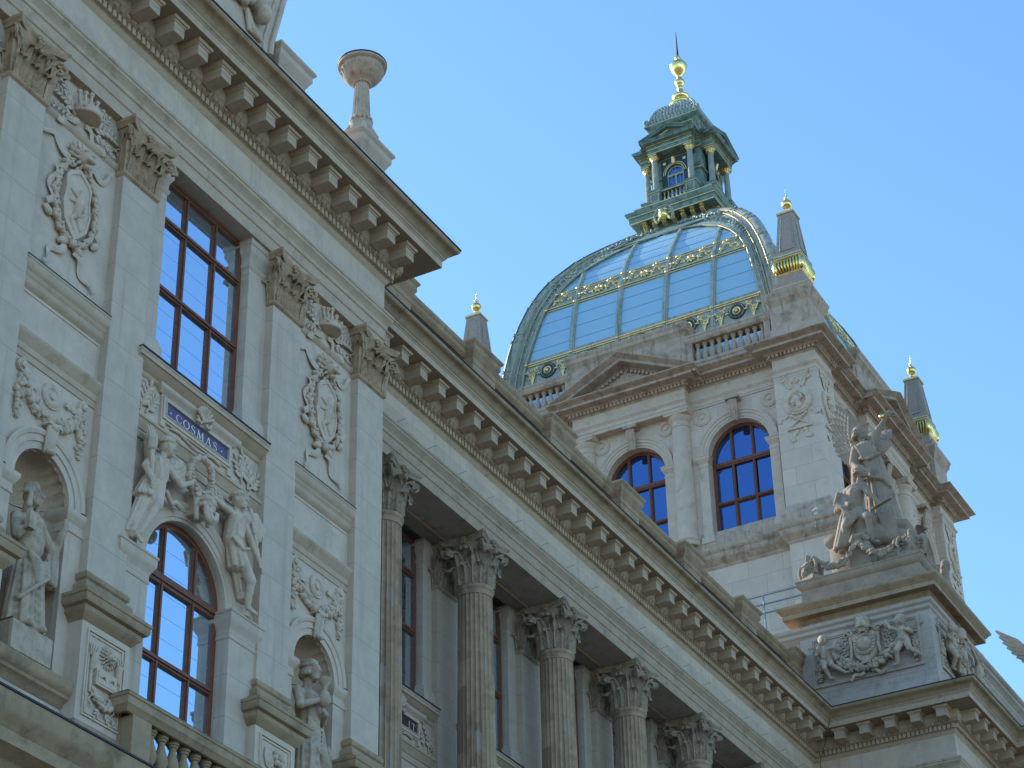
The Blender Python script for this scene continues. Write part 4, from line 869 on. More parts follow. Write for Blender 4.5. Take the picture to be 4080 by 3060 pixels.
for cu in (-3.77, 0, 3.77):
    f2 = (lambda c: (lambda u, d, z: (-d, -(u+c), z)))(cu)
    o = window(f2, 1.10, 33.95, 38.24, 6.06, (-.37, .37), ((36.86, .09), (35.42, .05)), arch=37.14, parent=tow, gm='glasst', fw=.11, thick=.13, name='arched_window'); o.location = (TX, TY, 0)
    if cu <= 0: copyto(o, tow, (TX, TY, 0), PI/2)
    b = MB(f2); r = 1.10
    b.ring(0, 37.14, [(r-.001, RW-.05), (r-.001, RW+.03), (r+.07, RW+.03), (r+.075, RW+.05), (r+.18, RW+.05), (r+.185, RW+.075), (r+.27, RW+.08), (r+.30, RW+.11), (r+.34, RW+.11), (r+.34, RW-.02)], n=40)
    tpart(b, 'archivolt', 'tplain')
    b = MB(f2)
    for sg in (-1, 1):
        u0, u1 = sorted((sg*r, sg*(r+.33))); b.box(u0, u1, RW-.4, RW+.10, 33.9, 36.73)
        b.sweep([(u0, RW-.4), (u0, RW+.10), (u1, RW+.10), (u1, RW-.1)], [(0,36.72),(.015,36.73),(.015,36.78),(0,36.79),(0,36.88),(.02,36.90),(.06,36.98),(.09,37.02),(.09,37.10),(.11,37.11),(.11,37.14),(-.2,37.16)], caps=False)
        b.sweep([(u0, RW-.4), (u0, RW+.10), (u1, RW+.10), (u1, RW-.1)], [(.06,33.9),(.06,34.08),(.03,34.14),(.002,34.2)], caps=False)
        for q in [b]: tpart(q, 'arch_pier', 'tplain')
        b = MB(f2)
    b = MB(f2)
    b.tube([(0, RW+.10, 38.12), (0, RW+.13, 38.3), (0, RW+.17, 38.55), (0, RW+.26, 38.74), (0, RW+.30, 38.86)], [.11, .13, .145, .16, .15], 8, flat=.6)
    for q in (-.12, -.04, .04, .12): b.cap((q*.85, RW+.14, 38.16), (q*1.05, RW+.30, 38.80), .035, .045, 7)
    b.box(-.25, .25, RW-.05, RW+.36, 38.90, 39.02); b.ell((0, RW+.15, 38.16), (.15, .1, .06)); tpart(b, 'keystone', 'tbrown', 60)
    b = MB(f2)
    for sg in (-1, 1):
        b.ring(sg*1.21, 38.66, [(0, RW+.08), (.06, RW+.07), (.07, RW+.03), (.16, RW+.03), (.17, RW+.06), (.25, RW+.06), (.26, RW+.04), (.30, RW+.04), (.30, RW-.02)], 0, 2*PI, 28); tpart(b, 'roundel', 'tplain'); b = MB(f2)
b = MB(lambda x, y, z: (x, y, z)); b.lathe(0, 0, [(.44,33.9),(.44,34.02),(.42,34.06),(.46,34.12),(.44,34.2),(.38,34.22),(.37,34.26),(.345,34.3),(.35,35.6),(.33,37.6),(.315,38.42),(.33,38.43),(.345,38.46),(.33,38.49),(.315,38.50),(.315,38.64),(.33,38.66),(.38,38.74),(.42,38.80),(.42,38.84)], 28)
b.box(-.43, .43, -.43, .43, 38.84, 38.90); b.sweep([(-.45,-.45),(.45,-.45),(.45,.45),(-.45,.45)], [(-.02,38.89),(.02,38.94),(.03,38.97),(.03,39.018)], side=-1, closed=True)
cw = None
for k in (0, 1):
    for u in (-1.77, 1.77):
        x, y, z = rotF(k)(u, 6.50, 0)
        if cw is None: cw = b.obj('column', 'tplain', tow); o = cw; o.location = (TX+x, TY+y, 0)
        else: copyto(cw, tow, (TX+x, TY+y, 0))
# pediment
b = MB(TF); sec = [(6.3,-.36),(6.86,-.36),(6.88,-.30),(6.92,-.26),(7.30,-.24),(7.30,-.13),(7.36,-.10),(7.44,-.03),(7.50,0.0),(7.50,.03),(6.3,.12)]
AP = 41.60; E0 = 40.28
for sg in (-1, 1):
    rows = [[(sg*(2.78), d, E0+dz) for d, dz in sec], [(0, d, AP+dz) for d, dz in sec]]; b.grid(rows); b.face(rows[0])
b.face([(-2.6, 6.84, 40.26), (2.6, 6.84, 40.26), (0, 6.84, AP-.1)])
sl_ = (AP-E0)/2.78
for sg in (-1, 1):
    for k in range(17):
        u = sg*(.12+.145*k); z = AP-abs(u)*sl_-.42
        if abs(u) < 2.1: b.box(u-.045, u+.045, 6.80, 6.95, z-.05, z+.06)
tpart(b, 'pediment', 'tbrown')
# attic balustrade
tsweep('attic_base', [rotF(k)(-6.72, 6.72, 0)[:2] for k in range(4)], [(0,40.25),(0,40.66),(.03,40.68),(.03,40.78),(0,40.82),(-.7,40.83)], 'tbrown')
b = MB(TF); b.box(-2.22, 2.22, 6.1, 6.70, 40.8, 42.01); b.sweep([(-2.22,6.1),(-2.22,6.70),(2.22,6.70),(2.22,6.1)], [(0,42.0),(.02,42.02),(.05,42.10),(.12,42.16),(.13,42.20),(.13,42.30),(.16,42.34),(.18,42.40),(.18,42.43),(-.4,42.46)], side=1, closed=True); b.face([(-2,6.7,42.46),(2,6.7,42.46),(2,6.1,42.46),(-2,6.1,42.46)])
tpart(b, 'attic_dado', 'tbrown')
tb = MB(); tb.lathe(0, 0, [(r*1.15, z*1.23) for r, z in BP], 12); tb0 = None
for sg in (-1, 1):
    b = MB(TF); u0, u1 = sorted((sg*2.22, sg*5.4)); b.sweep([(u0, 6.66), (u1, 6.66)], [(-.44,41.60),(0,41.60),(.02,41.63),(.05,41.68),(.06,41.70),(.06,41.80),(.08,41.82),(.08,41.90),(-.48,41.93),(-.48,41.6)])
    for q in (2.22, 5.10): a0, a1 = sorted((sg*q, sg*(q+.22))); b.box(a0, a1, 6.24, 6.655, 40.8, 41.62)
    br = b.obj('balustrade_rail', 'tbrown', tow); br.location = (TX, TY, 0)
    for j in range(10):
        x, y, z = TF(sg*(2.58+.265*j), 6.45, 40.82)
        if tb0 is None: tb0 = tb.obj('baluster', 'tbrown', br, 50); o = tb0
        else: o = tb0.copy(); COL.objects.link(o)
        o.parent = br; o.matrix_parent_inverse = Matrix.Identity(4); o.location = (x, y, z)
    copyto(br, tow, (TX, TY, 0), PI/2)
for sx in (-1, 1):
    for sy in (-1, 1):
        b = MB(); c = (sx*6.12, sy*6.12); b.box(c[0]-.70, c[0]+.70, c[1]-.70, c[1]+.70, 41.0, 41.91); P4 = [(c[0]-.70, c[1]-.70), (c[0]+.70, c[1]-.70), (c[0]+.70, c[1]+.70), (c[0]-.70, c[1]+.70)]
        b.sweep(P4, [(.05,40.3),(.05,40.95),(.02,41.0),(0,41.02)], side=-1, closed=True); b.sweep(P4, [(0,41.9),(.02,41.92),(.04,42.0),(.10,42.08),(.12,42.12),(.12,42.22),(.15,42.27),(.17,42.34),(.17,42.38),(-.3,42.42)], side=-1, closed=True); b.box(c[0]-.6, c[0]+.6, c[1]-.6, c[1]+.6, 42.3, 42.425)
        o = b.obj('corner_pedestal', 'tbrown', tow); o.location = (TX, TY, 0)
b = MB(); b.box(-6.0, 6.0, -6.0, 6.0, 40.0, 40.7); o = b.obj('roof', 'roof', tow); o.location = (TX, TY, 0)
b = MB(); b.box(-6.0, 6.0, -6.0, 6.0, 20, 40.2); o = b.obj('inner_wall', 'roof', tow); o.location = (TX, TY, 0)
# portrait medallions on the corner piers
for sgn in (1, -1):
    b = MB((lambda c: (lambda u, d, z: (-d, -(u+c), z)))(sgn*6.08)); D = TH; zc = 38.02
    b.ring(0, zc, [(0, D+.04), (.27, D+.04), (.275, D+.03), (.30, D+.09), (.36, D+.11), (.42, D+.09), (.44, D+.06), (.49, D+.06), (.49, D-.02)], 0, 2*PI, 36)
    b.ell((.0, D+.09, zc+.05), (.15, .09, .17), 0, 2); b.ell((-.13, D+.10, zc-.02), (.07, .06, .10)); b.ell((-.20, D+.09, zc+.01), (.04, .03, .05), -.4); b.ell((-.12, D+.08, zc-.12), (.06, .05, .05)); b.cap((.02, D+.07, zc-.05), (.06, D+.06, zc-.22), .09, .11)
    for k in range(10): a = -.3+k*.32; b.ell((.02+.15*math.cos(a), D+.12, zc+.09+.13*math.sin(a)), (.055, .05, .05))
    b.ring(0, zc+.80, [(0, D+.06), (.04, D+.05), (.05, D+.02), (.10, D+.04), (.10, D)], 0, 2*PI, 18)
    for sg in (-1, 1):
        spray(b, (sg*.12, D, zc+.50), PI/2-sg*.60, .66, 13, .058, .03, sg*.1); b.tube(wave((sg*.15, D, zc+.78), PI/2-sg*1.3, .36, .05, 10, .02, 1), .05, 6, flat=.3)
        b.tube(wave((sg*.40, D, zc-.42), -PI/2+sg*1.0, .36, .05, 10, .02, 1.2), .05, 6, flat=.3); b.cap((sg*-.28, D+.04, zc-.92), (sg*.26, D+.06, zc-.50), .028, .035)
        for q in range(5): b.ell((sg*(.05+.05*q), D+.07, zc-.66+.045*q), (.06, .03, .02), sg*.2)
        b.tube(wave((sg*.12, D, zc-1.06), -PI/2+sg*.5, .42, .06, 10, .02, 1.3), .065, 6, flat=.3); b.ell((sg*.42, D+.02, zc+.1), (.05, .04, .08))
    b.box(-.42, .42, D-.01, D+.06, zc-1.02, zc-.93); b.box(-.36, .36, D-.01, D+.035, zc-.94, zc-.86)
    tpart(b, 'medallion_relief', 'relief', 60)
# ------------------------------------------------------------------ dome
RT = [(40.7,5.66),(42.3,5.62),(43.2,5.55),(44.3,5.38),(45.0,5.25),(45.7,5.08),(46.4,4.87),(46.97,4.65),(47.3,4.52),(47.85,4.25),(48.4,3.90),(48.95,3.52),(49.5,3.05),(50.05,2.52),(50.6,1.95),(50.95,1.55)]
GT = [(40.7,4.80),(42.3,4.75),(43.6,4.60),(44.5,4.42),(45.5,4.20),(46.2,4.02),(46.95,3.68),(47.6,3.25),(48.2,2.70),(48.8,1.85),(49.17,1.0),(49.32,.0)]
def itp(T, z):
    for (z0, a), (z1, c) in zip(T, T[1:]):
        if z <= z1: return a+(c-a)*max(0, (z-z0))/(z1-z0)
    return T[-1][1]
def dR(z): return itp(RT, z)
def dS(z): return dR(z)-.12
def zs_(z0, z1, st=.11):
    n = max(2, round((z1-z0)/st)); return [z0+(z1-z0)*k/n for k in range(n+1)]
def dG(z): return max(0., itp(GT, z))
b = MB()
for k in range(4):
    b.F = rotF(k)
    Z = zs_(40.7, 50.95)
    for sg in (-1, 1): b.grid([[(sg*(dG(z)+(dR(z)-.02-dG(z))*j/3) if z < 49.32 else sg*(dR(z)-.02)*j/3, dS(z), z) for j in range(4)] for z in Z])
    b.grid([[(u*dG(z), dS(z)-.07, z) for u in (-1, -.5, 0, .5, 1)] for z in zs_(40.7, 49.32)])
dome = b.obj('dome', 'copper', tow, 60); dome.location = (TX, TY, 0)
def curve_pts(fu, z0, z1, up=.0, st=.10): return [(fu(z), dS(z)+up, z) for z in zs_(z0, z1, st)]
ALL = (1, 2, 3)
# panes
ML = (-2.79, -.93, .93, 2.79)
cols = [(-4.7, -2.79), (-2.79, -.93), (-.93, .93), (.93, 2.79), (2.79, 4.7)]
for z0, z1 in ((40.75, 42.62), (43.72, 46.22), (47.02, 49.30)):
    for a0, a1 in cols:
        b = MB(TF); rows = []
        for z in zs_(z0, z1, .10):
            gq = dG(z); l, r = max(a0, -gq), min(a1, gq)
            if r-l < .02: continue
            rows.append([(l+(r-l)*j/4, dS(z)-.045, z) for j in range(5)])
        if len(rows) > 1:
            b.grid(rows); tsub(b, 'glass_pane', 'glassd', dome, 60, (1,))
b = MB(TF)   # thin dark joints of the glazing
for z in (44.35, 44.98, 45.6, 47.55, 48.1, 48.65):
    gq = dG(z); b.tube([(-gq, dS(z)-.04, z), (gq, dS(z)-.04, z)], .0045, 4)
tsub(b, 'glazing_bar', 'bronze', dome, turns=(1,))
for u in ML:
    zt = next(z for z in [49.32-.01*k for k in range(700)] if dG(z) >= abs(u)); b = MB(TF)
    rows = []
    for z in zs_(40.8, zt, .10):
        d = dS(z); rows.append([(u-.10, d-.06, z), (u-.10, d+.01, z), (u-.05, d+.02, z), (u-.045, d+.06, z), (u+.045, d+.06, z), (u+.05, d+.02, z), (u+.10, d+.01, z), (u+.10, d-.06, z)])
    b.grid(rows); tsub(b, 'mullion', 'copperlight', dome, turns=(1,))
b = MB(TF)
for z in (43.70, 46.24, 47.0):
    for u in ML+(-dG(z)-.03, dG(z)+.03):
        b.ell((u, dS(z)+.07, z), (.075, .06, .065), 0, 2)
    gq = dG(z)
    for dz, t in ((-.045, .03), (.045, .03)): b.tube([(-gq, dS(z)+.0, z+dz), (gq, dS(z)+.0, z+dz)], t, 6)
for sg in (-1, 1):       # gilded lines that edge the ribs
    b.tube(curve_pts(lambda z: sg*(dR(z)-.30), 40.7, 50.8, .10), .022, 5); b.tube(curve_pts(lambda z: sg*(dR(z)-.56*min(1, dR(z)/3)), 40.7, 50.6, .07), .018, 5); b.tube(curve_pts(lambda z: sg*(dG(z)+.05), 40.7, 49.2, .075), .016, 5)
# florals of the upper band and the lower frieze
for a0, a1 in cols:
    z = 46.62; gq = dG(z); l, r = max(a0, -gq+.05), min(a1, gq-.05); c = (l+r)/2; d = dS(z)
    FZ = lambda u, dz, q=.03: (u, dS(z+dz)+q, z+dz)
    if r-l > 1.5:
        for k in range(8): a = 2*PI*k/8; b.ell(FZ(c+.13*math.cos(a), .13*math.sin(a)), (.085, .04, .06), a)
        b.ell(FZ(c, 0, .08), (.08, .06, .08)); sd = (-1, 1); ww = (r-l)/2-.25
    else: sd = (-1,) if a0 < 0 else (1,); ww = (r-l)*.8; c = (l+.1 if a0 > 0 else r-.1)
    for sg in sd:
        P = [(c+sg*(.22+ww*k/10*.9 if r-l > 1.5 else .05+ww*k/10), dS(z)+.02, z-.18*math.cos(k*.75)*(1 if k < 9 else .6)) for k in range(11)]; b.tube(P, [.03]*11, 5)
        for k in range(1, 11, 1):
            p = P[k]; b.ell((p[0], p[1]+.03, p[2]+(.10 if k % 2 else -.06)), (.10, .03, .05), (k*1.3) % 3)
    z = 43.22; l, r = max(a0, -dG(z)), min(a1, dG(z)); c = (l+r)/2; d = dS(z)
    b.ring(c, z, [(0, d+.10), (.06, d+.09), (.07, d+.05)], 0, 2*PI, 14); b.ring(c, z, [(.10, d+.05), (.14, d+.07), (.16, d+.05)], 0, 2*PI, 22); b.ring(c, z, [(.24, d+.02), (.27, d+.05), (.29, d+.02)], 0, 2*PI, 22)
    for sg in (-1, 1):
        if r-l < 1.5 and sg*a0 < 0 and False: continue
        P = [(c+sg*(.36+.5*k/8), dS(z)+.02, z+.04+.14*math.sin(k*.9)) for k in range(9)]; b.tube(P, .03, 5)
        for k in range(0, 9): p = P[k]; b.ell((p[0], p[1]+.03, p[2]+(.08 if k % 2 else -.07)), (.085, .03, .045), (k*1.1) % 3)
        for k in range(4): b.cap((c+sg*.62, dS(42.8)+.02, 42.75), (c+sg*(.5+.08*k), dS(z)+.03, z+.05), .02, .03, 5)
tsub(b, 'gilded_ornament', 'goldold', dome, 60, (1,))
b = MB(TF)   # discs behind the rosettes
for a0, a1 in cols:
    z = 43.22; l, r = max(a0, -dG(z)), min(a1, dG(z)); c = (l+r)/2; d = dS(z); b.ring(c, z, [(.0, d+.04), (.30, d+.04), (.33, d+.0), (.33, d-.05)], 0, 2*PI, 22); b.cut()
for q in b.pieces(): tsub(q, 'rosette_disc', 'bronze', dome, turns=(1,))
b = MB(TF)
for z in (43.86,): gq = dG(z); b.grid([[(-gq, dS(z+q)-.02, z+q), (gq, dS(z+q)-.02, z+q)] for q in (-.08, .06)])
b.grid([[(-dG(z), dS(z)-.03, z), (dG(z), dS(z)-.03, z)] for z in zs_(46.24, 47.0)]); b.grid([[(-dG(z), dS(z)-.03, z), (dG(z), dS(z)-.03, z)] for z in zs_(42.66, 43.70)])
tsub(b, 'frieze_band', 'copperlight', dome, turns=(1,))
# ribs: moulded corner, guilloche strip, inner moulding
for sg in (-1, 1):
    b = MB(TF); rows = []
    for z in zs_(40.7, 50.9, .10):
        d = dS(z); g_, R_ = dG(z), dR(z)
        if z > 49.3: g_ = max(0, R_-1.0*(R_/2.4))
        i0 = g_+.02; rows.append([(sg*(i0+o), d+h, z) for o, h in ((0, -.06), (0, .05), (.03, .07), (.08, .07), (.10, .03), (.14, .03), (.16, .06), (.20, .06), (.22, 0))])
    b.grid(rows); tsub(b, 'pane_border', 'copperlight', dome, turns=(1,))
    b = MB(TF); rows = []
    for z in zs_(40.7, 50.9, .10):
        R_ = dR(z); d = dS(z); w_ = min(1, R_/3)
        rows.append([(sg*(R_-o*w_), d+h, z) for o, h in ((.52, 0), (.50, .05), (.44, .05), (.42, .02), (.34, .02), (.32, .08), (.22, .12), (.10, .15), (.0, .13), (-.09, .06))])
    b.grid(rows); tsub(b, 'corner_rib', 'copperlight', dome, 60, ALL)
    b = MB(TF); b.grid([[(sg*(dG(q)+.20), dS(q)+.004, q), (sg*(dR(q)-.50), dS(q)+.004, q)] for q in zs_(40.8, 49.2, .10)]); z = 40.9; k = 0      # guilloche rings
    while z < 50.4:
        u = (dG(z)+.24+dR(z)-.52)/2 if z < 49.2 else dR(z)-.62*min(1, dR(z)/3); wd = max(.07, min(.17, (dR(z)-.52-dG(z)-.24)/2)); sl2 = (dR(z+.1)-dR(z-.1))/.2; st = wd*1.35/math.hypot(1, sl2)
        if k % 8 < 6: b.ring(sg*u, z, [(wd*.62, dS(z)), (wd*.68, dS(z)+.05), (wd*.95, dS(z)+.05), (wd, dS(z))], 0, 2*PI, 14); b.ell((sg*u, dS(z)+.01, z), (wd*.3, .04, wd*.3))
        else:
            for q in range(4): a = PI/4+q*PI/2; b.ell((sg*u+wd*.5*math.cos(a), dS(z)+.02, z+wd*.5*math.sin(a)), (wd*.5, .04, wd*.34), a)
        z += st*1.05; k += 1
    tsub(b, 'guilloche_strip', 'copperlight', dome, 60, (1,))
    b = MB(TF)   # strip bindings on the ribs
    for z in (43.5, 45.2, 46.8, 48.1, 49.2): 
        for dz in (-.16, .16): b.tube([(sg*(dR(z+dz)-.34), dS(z+dz)+.08, z+dz), (sg*(dR(z+dz)-.1), dS(z+dz)+.17, z+dz-.02), (sg*(dR(z+dz)+.08), dS(z+dz)+.10, z+dz)], .035, 6)
        b.tube([(sg*(dR(z-.16)-.3), dS(z-.16)+.1, z-.16), (sg*(dR(z+.16)-.0), dS(z+.16)+.17, z+.16)], .03, 6); b.cut()
    for q in b.pieces(): tsub(q, 'rib_binding', 'copperlight', dome, 60, ALL)
# crest below the lantern: head in a shell
b = MB(TF); z = 50.2; d = dS(z)
b.tube([(0+.38*math.cos(PI*(-.25)+k*PI*1.5/14), d+.35, z+.42+.42*math.sin(PI*(-.25)+k*PI*1.5/14)) for k in range(15)], .05, 6)
for sg in (-1, 1):
    for k in range(16): t = k/15; u = sg*(.45+1.9*t); zz = z+.15-.62*t*t-.1*t; b.ell((u, dS(zz)+.10, zz), (.13, .05, .06), (k*.9) % 3)
tsub(b, 'crest_ornament', 'copperlight', dome, 60, ALL)
b = MB(TF); b.ell((0, d+.40, z+.40), (.19, .2, .25), 0, 2); b.ell((0, d+.58, z+.38), (.05, .06, .07))
for sg in (-1, 1): b.ell((sg*.07, d+.55, z+.48), (.04, .03, .025)); b.ell((sg*.18, d+.36, z+.3), (.08, .08, .2), sg*.25)
b.ell((0, d+.36, z+.62), (.22, .15, .10)); b.ell((0, d+.53, z+.24), (.08, .05, .05)); tsub(b, 'gilded_mask', 'gold', dome, 60, (1,))
# ------------------------------------------------------------------ lantern
b = MB(); b.sqlathe(0, 0, [(1.50,50.6),(1.50,50.78),(1.54,50.82),(1.48,50.86),(1.40,50.9),(1.40,51.22),(1.45,51.26),(1.95,51.30),(1.97,51.34),(1.97,51.52),(2.0,51.56),(2.06,51.60),(2.10,51.70),(2.10,51.76),(1.85,51.90),(1.78,51.94),(1.78,52.08),(1.2,52.12)])
b.sqlathe(0, 0, [(1.16,52.05),(1.16,53.48),(1.22,53.5),(1.22,53.60),(1.16,53.62),(1.16,54.6)])
lan = b.obj('lantern', 'copper', tow); lan.location = (TX, TY, 0)
b = MB(TF)
for z in (51.28, 51.56, 52.04): 
    q = {51.28: 1.97, 51.56: 2.015, 52.04: 1.79}[z]; b.box(-q, q, q-.02, q+.012, z-.025, z+.025)
b.box(-1.55, 1.55, 1.5, 1.55, 50.79, 50.84); b.box(-1.21, 1.21, 1.2, 1.235, 53.53, 53.57)
tsub(b, 'gilded_line', 'goldold', lan, turns=(1,))
lan.scale = (.92, .92, 1)
for k in range(7):
    u = -1.32+.44*k; b = MB(TF)
    for q in (-.055, 0, .055): b.tube([(u+q, 1.78, 51.22), (u+q, 1.86, 51.12), (u+q, 1.74, 51.0), (u+q, 1.56, 50.98), (u+q, 1.46, 50.90)], [.035, .04, .038, .035, .03], 6)
    b.box(u-.09, u+.09, 1.4, 1.92, 51.215, 51.27); tsub(b, 'scroll_bracket', 'goldold', lan, 60, (1,))
b = MB(TF)
for sg in (-1, 1):
    u = sg*.83; b.box(u-.25, u+.25, 1.2, 1.72, 52.08, 52.62); b.sweep([(u-.25,1.2),(u-.25,1.72),(u+.25,1.72),(u+.25,1.2)], [(0,52.60),(.03,52.63),(.05,52.68),(.05,52.74),(-.1,52.76)]); b.box(u-.25, u+.25, 1.2, 1.715, 52.70, 52.755)
b.box(-.6, .6, 1.38, 1.62, 52.62, 52.74); tsub(b, 'pedestal', 'copper', lan, turns=ALL)
b = MB(TF)
for sg in (-1, 1):
    u = sg*.83; frame_rect(b, u-.19, u+.19, 52.17, 52.56, .025, 1.71, 1.732); b.sweep([(u-.25,1.2),(u-.25,1.72),(u+.25,1.72),(u+.25,1.2)], [(.02,52.60),(.036,52.60),(.036,52.63),(.02,52.63)])
b.box(-.6, .6, 1.60, 1.63, 52.64, 52.67); tsub(b, 'gilded_panel_line', 'goldold', lan, turns=(1,))
b = MB(); b.lathe(0, 0, [(r*.62, z*.80) for r, z in BP], 10)
lb0 = None
for k in (0, 1):
    for j in range(6):
        x, y, z = rotF(k)(-.46+.184*j, 1.50, 52.11)
        if lb0 is None: lb0 = b.obj('baluster', 'goldold', lan, 50); lb0.location = (x, y, z)
        else: o = lb0.copy(); COL.objects.link(o); o.location = (x, y, z)
b = MB(); b.lathe(0, 0, [(.135,52.85),(.13,53.5),(.112,54.22)], 80, flute=16, fl=.10)
b2 = MB(); b2.lathe(0, 0, [(.17,52.75),(.17,52.78),(.185,52.80),(.175,52.84),(.14,52.86)], 16); b2.lathe(0, 0, [(.112,54.20),(.13,54.22),(.115,54.25),(.115,54.30),(.15,54.40),(.19,54.46),(.17,54.47)], 18)
for k in range(10): a = 2*PI*k/10; b2.ell((.15*math.cos(a), .15*math.sin(a), 54.38), (.035, .035, .06)); b2.ell((.18*math.cos(a), .18*math.sin(a), 54.44), (.03, .03, .025))
b2.box(-.19, .19, -.19, .19, 54.47, 54.53)
lc = None
for k in range(4):
    for u in (-.83, .83):
        x, y, z = rotF(k)(u, 1.50, 0)
        if lc is None: lc = b.obj('column', 'copperlight', lan, 50); lc.location = (x, y, 0); lg = b2.obj('column_gilding', 'goldold', lan, 60); lg.location = (x, y, 0)
        else:
            for q in (lc, lg): o = q.copy(); COL.objects.link(o); o.location = (x, y, 0)
def lpath():
    L = []
    for k in range(4):
        f = rotF(k)
        for u, d in ((-1.22, 1.22), (-1.02, 1.22), (-1.02, 1.68), (1.02, 1.68), (1.02, 1.22)): L.append(f(u, d, 0)[:2])
    return L
b = MB(); b.sweep(lpath(), [(-.5,54.53),(0,54.53),(0,54.62),(.02,54.63),(.02,54.70),(.04,54.72),(.04,54.75),(0,54.77),(0,54.92),(.03,54.95),(.05,54.98),(.22,55.0),(.22,55.05),(.27,55.10),(.29,55.13),(-.5,55.16)], side=-1, closed=True); b.box(-1.2, 1.2, -1.2, 1.2, 54.6, 55.15)
tsub(b, 'entablature', 'copper', lan)
b = MB(); b.sweep(lpath(), [(.01,54.555),(.022,54.555),(.022,54.595),(.01,54.595)], side=-1, closed=True); b.sweep(lpath(), [(.0,54.745),(.052,54.745),(.052,54.775),(0,54.775)], side=-1, closed=True); b.sweep(lpath(), [(.03,54.93),(.055,54.93),(.055,54.972),(.03,54.972)], side=-1, closed=True)
tsub(b, 'gilded_line', 'goldold', lan)
b = MB(TF); sec = [(1.0,-.16),(1.70,-.16),(1.74,-.11),(1.90,-.10),(1.90,-.05),(1.97,0),(1.97,.03),(1.0,.05)]
for sg in (-1, 1):
    rows = [[(sg*1.33, d, 55.16+dz) for d, dz in sec], [(0, d, 55.62+dz) for d, dz in sec]]; b.grid(rows); b.face(rows[0])
b.face([(-1.2, 1.68, 55.15), (1.2, 1.68, 55.15), (0, 1.68, 55.58)]); tsub(b, 'pediment', 'copper', lan, turns=ALL)
b = MB(TF)
for sg in (-1, 1): b.tube([(sg*.78, 1.72, 55.19), (0, 1.72, 55.45)], .022, 5)
b.tube([(-.78, 1.72, 55.185), (.78, 1.72, 55.185)], .015, 5); tsub(b, 'gilded_pediment_line', 'goldold', lan, turns=(1,))
# arched lantern windows
TF2 = lambda u, d, z: TF(u, d+.085, z)
b = MB(TF2); b.wall_arch(-.62, .62, 52.1, 54.5, 0, .40, 53.56, 52.5, 1.19, .12, 20); tsub(b, 'arch_surround', 'bronze', lan, turns=(1,))
b = MB(TF2); b.ring(0, 53.56, [(.43, 1.19), (.43, 1.235), (.47, 1.235), (.47, 1.19)], n=24); b.ring(0, 53.56, [(.52, 1.19), (.52, 1.225), (.55, 1.225), (.55, 1.19)], n=24)
b.box(-.09, .09, 1.18, 1.32, 54.02, 54.26); b.cap((0, 1.28, 54.02), (0, 1.34, 54.24), .06, .08)
for sg in (-1, 1): b.ring(sg*.47, 54.18, [(0, 1.23), (.05, 1.22), (.08, 1.21), (.08, 1.19)], 0, 2*PI, 14)
frame_rect(b, -.72, .72, 54.36, 54.5, .018, 1.19, 1.21); tsub(b, 'gilded_arch', 'goldold', lan, 60, (1,))
b = MB(TF2); b.ring(0, 53.56, [(.34, 1.08), (.34, 1.14), (.40, 1.14), (.40, 1.08)], n=24)
b.box(-.40, .40, 1.08, 1.15, 53.48, 53.58); b.box(-.04, .04, 1.08, 1.14, 52.5, 53.5)
for sg in (-1, 1): b.box(*sorted((sg*.34, sg*.40)), 1.08, 1.14, 52.5, 53.5); b.box(sg*.19-.012, sg*.19+.012, 1.08, 1.12, 52.5, 53.5)
b.box(-.4, .4, 1.08, 1.12, 53.05, 53.075)
for a in (.5, 1.05, PI/2, PI-1.05, PI-.5): b.cap((.12*math.cos(a), 1.10, 53.56+.12*math.sin(a)), (.36*math.cos(a), 1.10, 53.56+.36*math.sin(a)), .011, .011, 5)
b.ring(0, 53.56, [(.11, 1.09), (.12, 1.12), (.14, 1.12), (.14, 1.09)], n=14); wl = tsub(b, 'window_frame', 'copperlight', lan, turns=(1,))
b = MB(TF2); b.face([(-.4, 1.10, 52.5), (.4, 1.10, 52.5)]+[(.4*math.cos(PI*k/16), 1.10, 53.56+.4*math.sin(PI*k/16)) for k in range(17)]); tsub(b, 'glass', 'glasst', lan, turns=(1,))
# cupola
CU = [(1.14,56.40),(1.13,56.55),(1.08,56.80),(.98,57.05),(.84,57.28),(.66,57.47),(.50,57.58)]
b = MB(); b.sqlathe(0, 0, [(1.14,55.1),(1.14,56.10),(1.18,56.14),(1.26,56.22),(1.30,56.27),(1.30,56.33),(1.16,56.40)]+CU)
cup = tsub(b, 'cupola', 'copper', lan, 60)
b = MB(TF)
for i in range(5):
    z = 56.55+.20*i; hw = itp([(q, p) for p, q in CU], z)-.13; n = max(3, int(hw*2/.155)); 
    for k in range(n+1):
        u = -hw+2*hw*(k+(.5 if i % 2 else 0))/n
        if abs(u) <= hw: b.ell((u, itp([(q, p) for p, q in CU], z)+.0, z), (.075, .035, .115), 0, 2)
tsub(b, 'scale_tile', 'copperlight', lan, 60, (1,))
b = MB(TF)
for sg in (-1, 1):
    b.tube([(sg*(r-.02), r+.0, z) for r, z in CU], .06, 8); b.tube([(sg*(r-.12), r+.03, z) for r, z in CU], .018, 5)
    for k in range(5): a = PI/2+(k-2)*.4; b.cap((sg*1.2, 1.24, 56.36), (sg*1.2+.16*math.cos(a), 1.26, 56.36+.26*math.sin(a)), .03, .045, 6)
tsub(b, 'cupola_rib', 'copperlight', lan, 60, ALL)
b = MB(TF)
frame_rect(b, -.95, .95, 55.62, 56.04, .03, 1.13, 1.155); b.box(-1.29, 1.29, 1.28, 1.312, 56.28, 56.315); tsub(b, 'gilded_line', 'goldold', lan, turns=(1,))
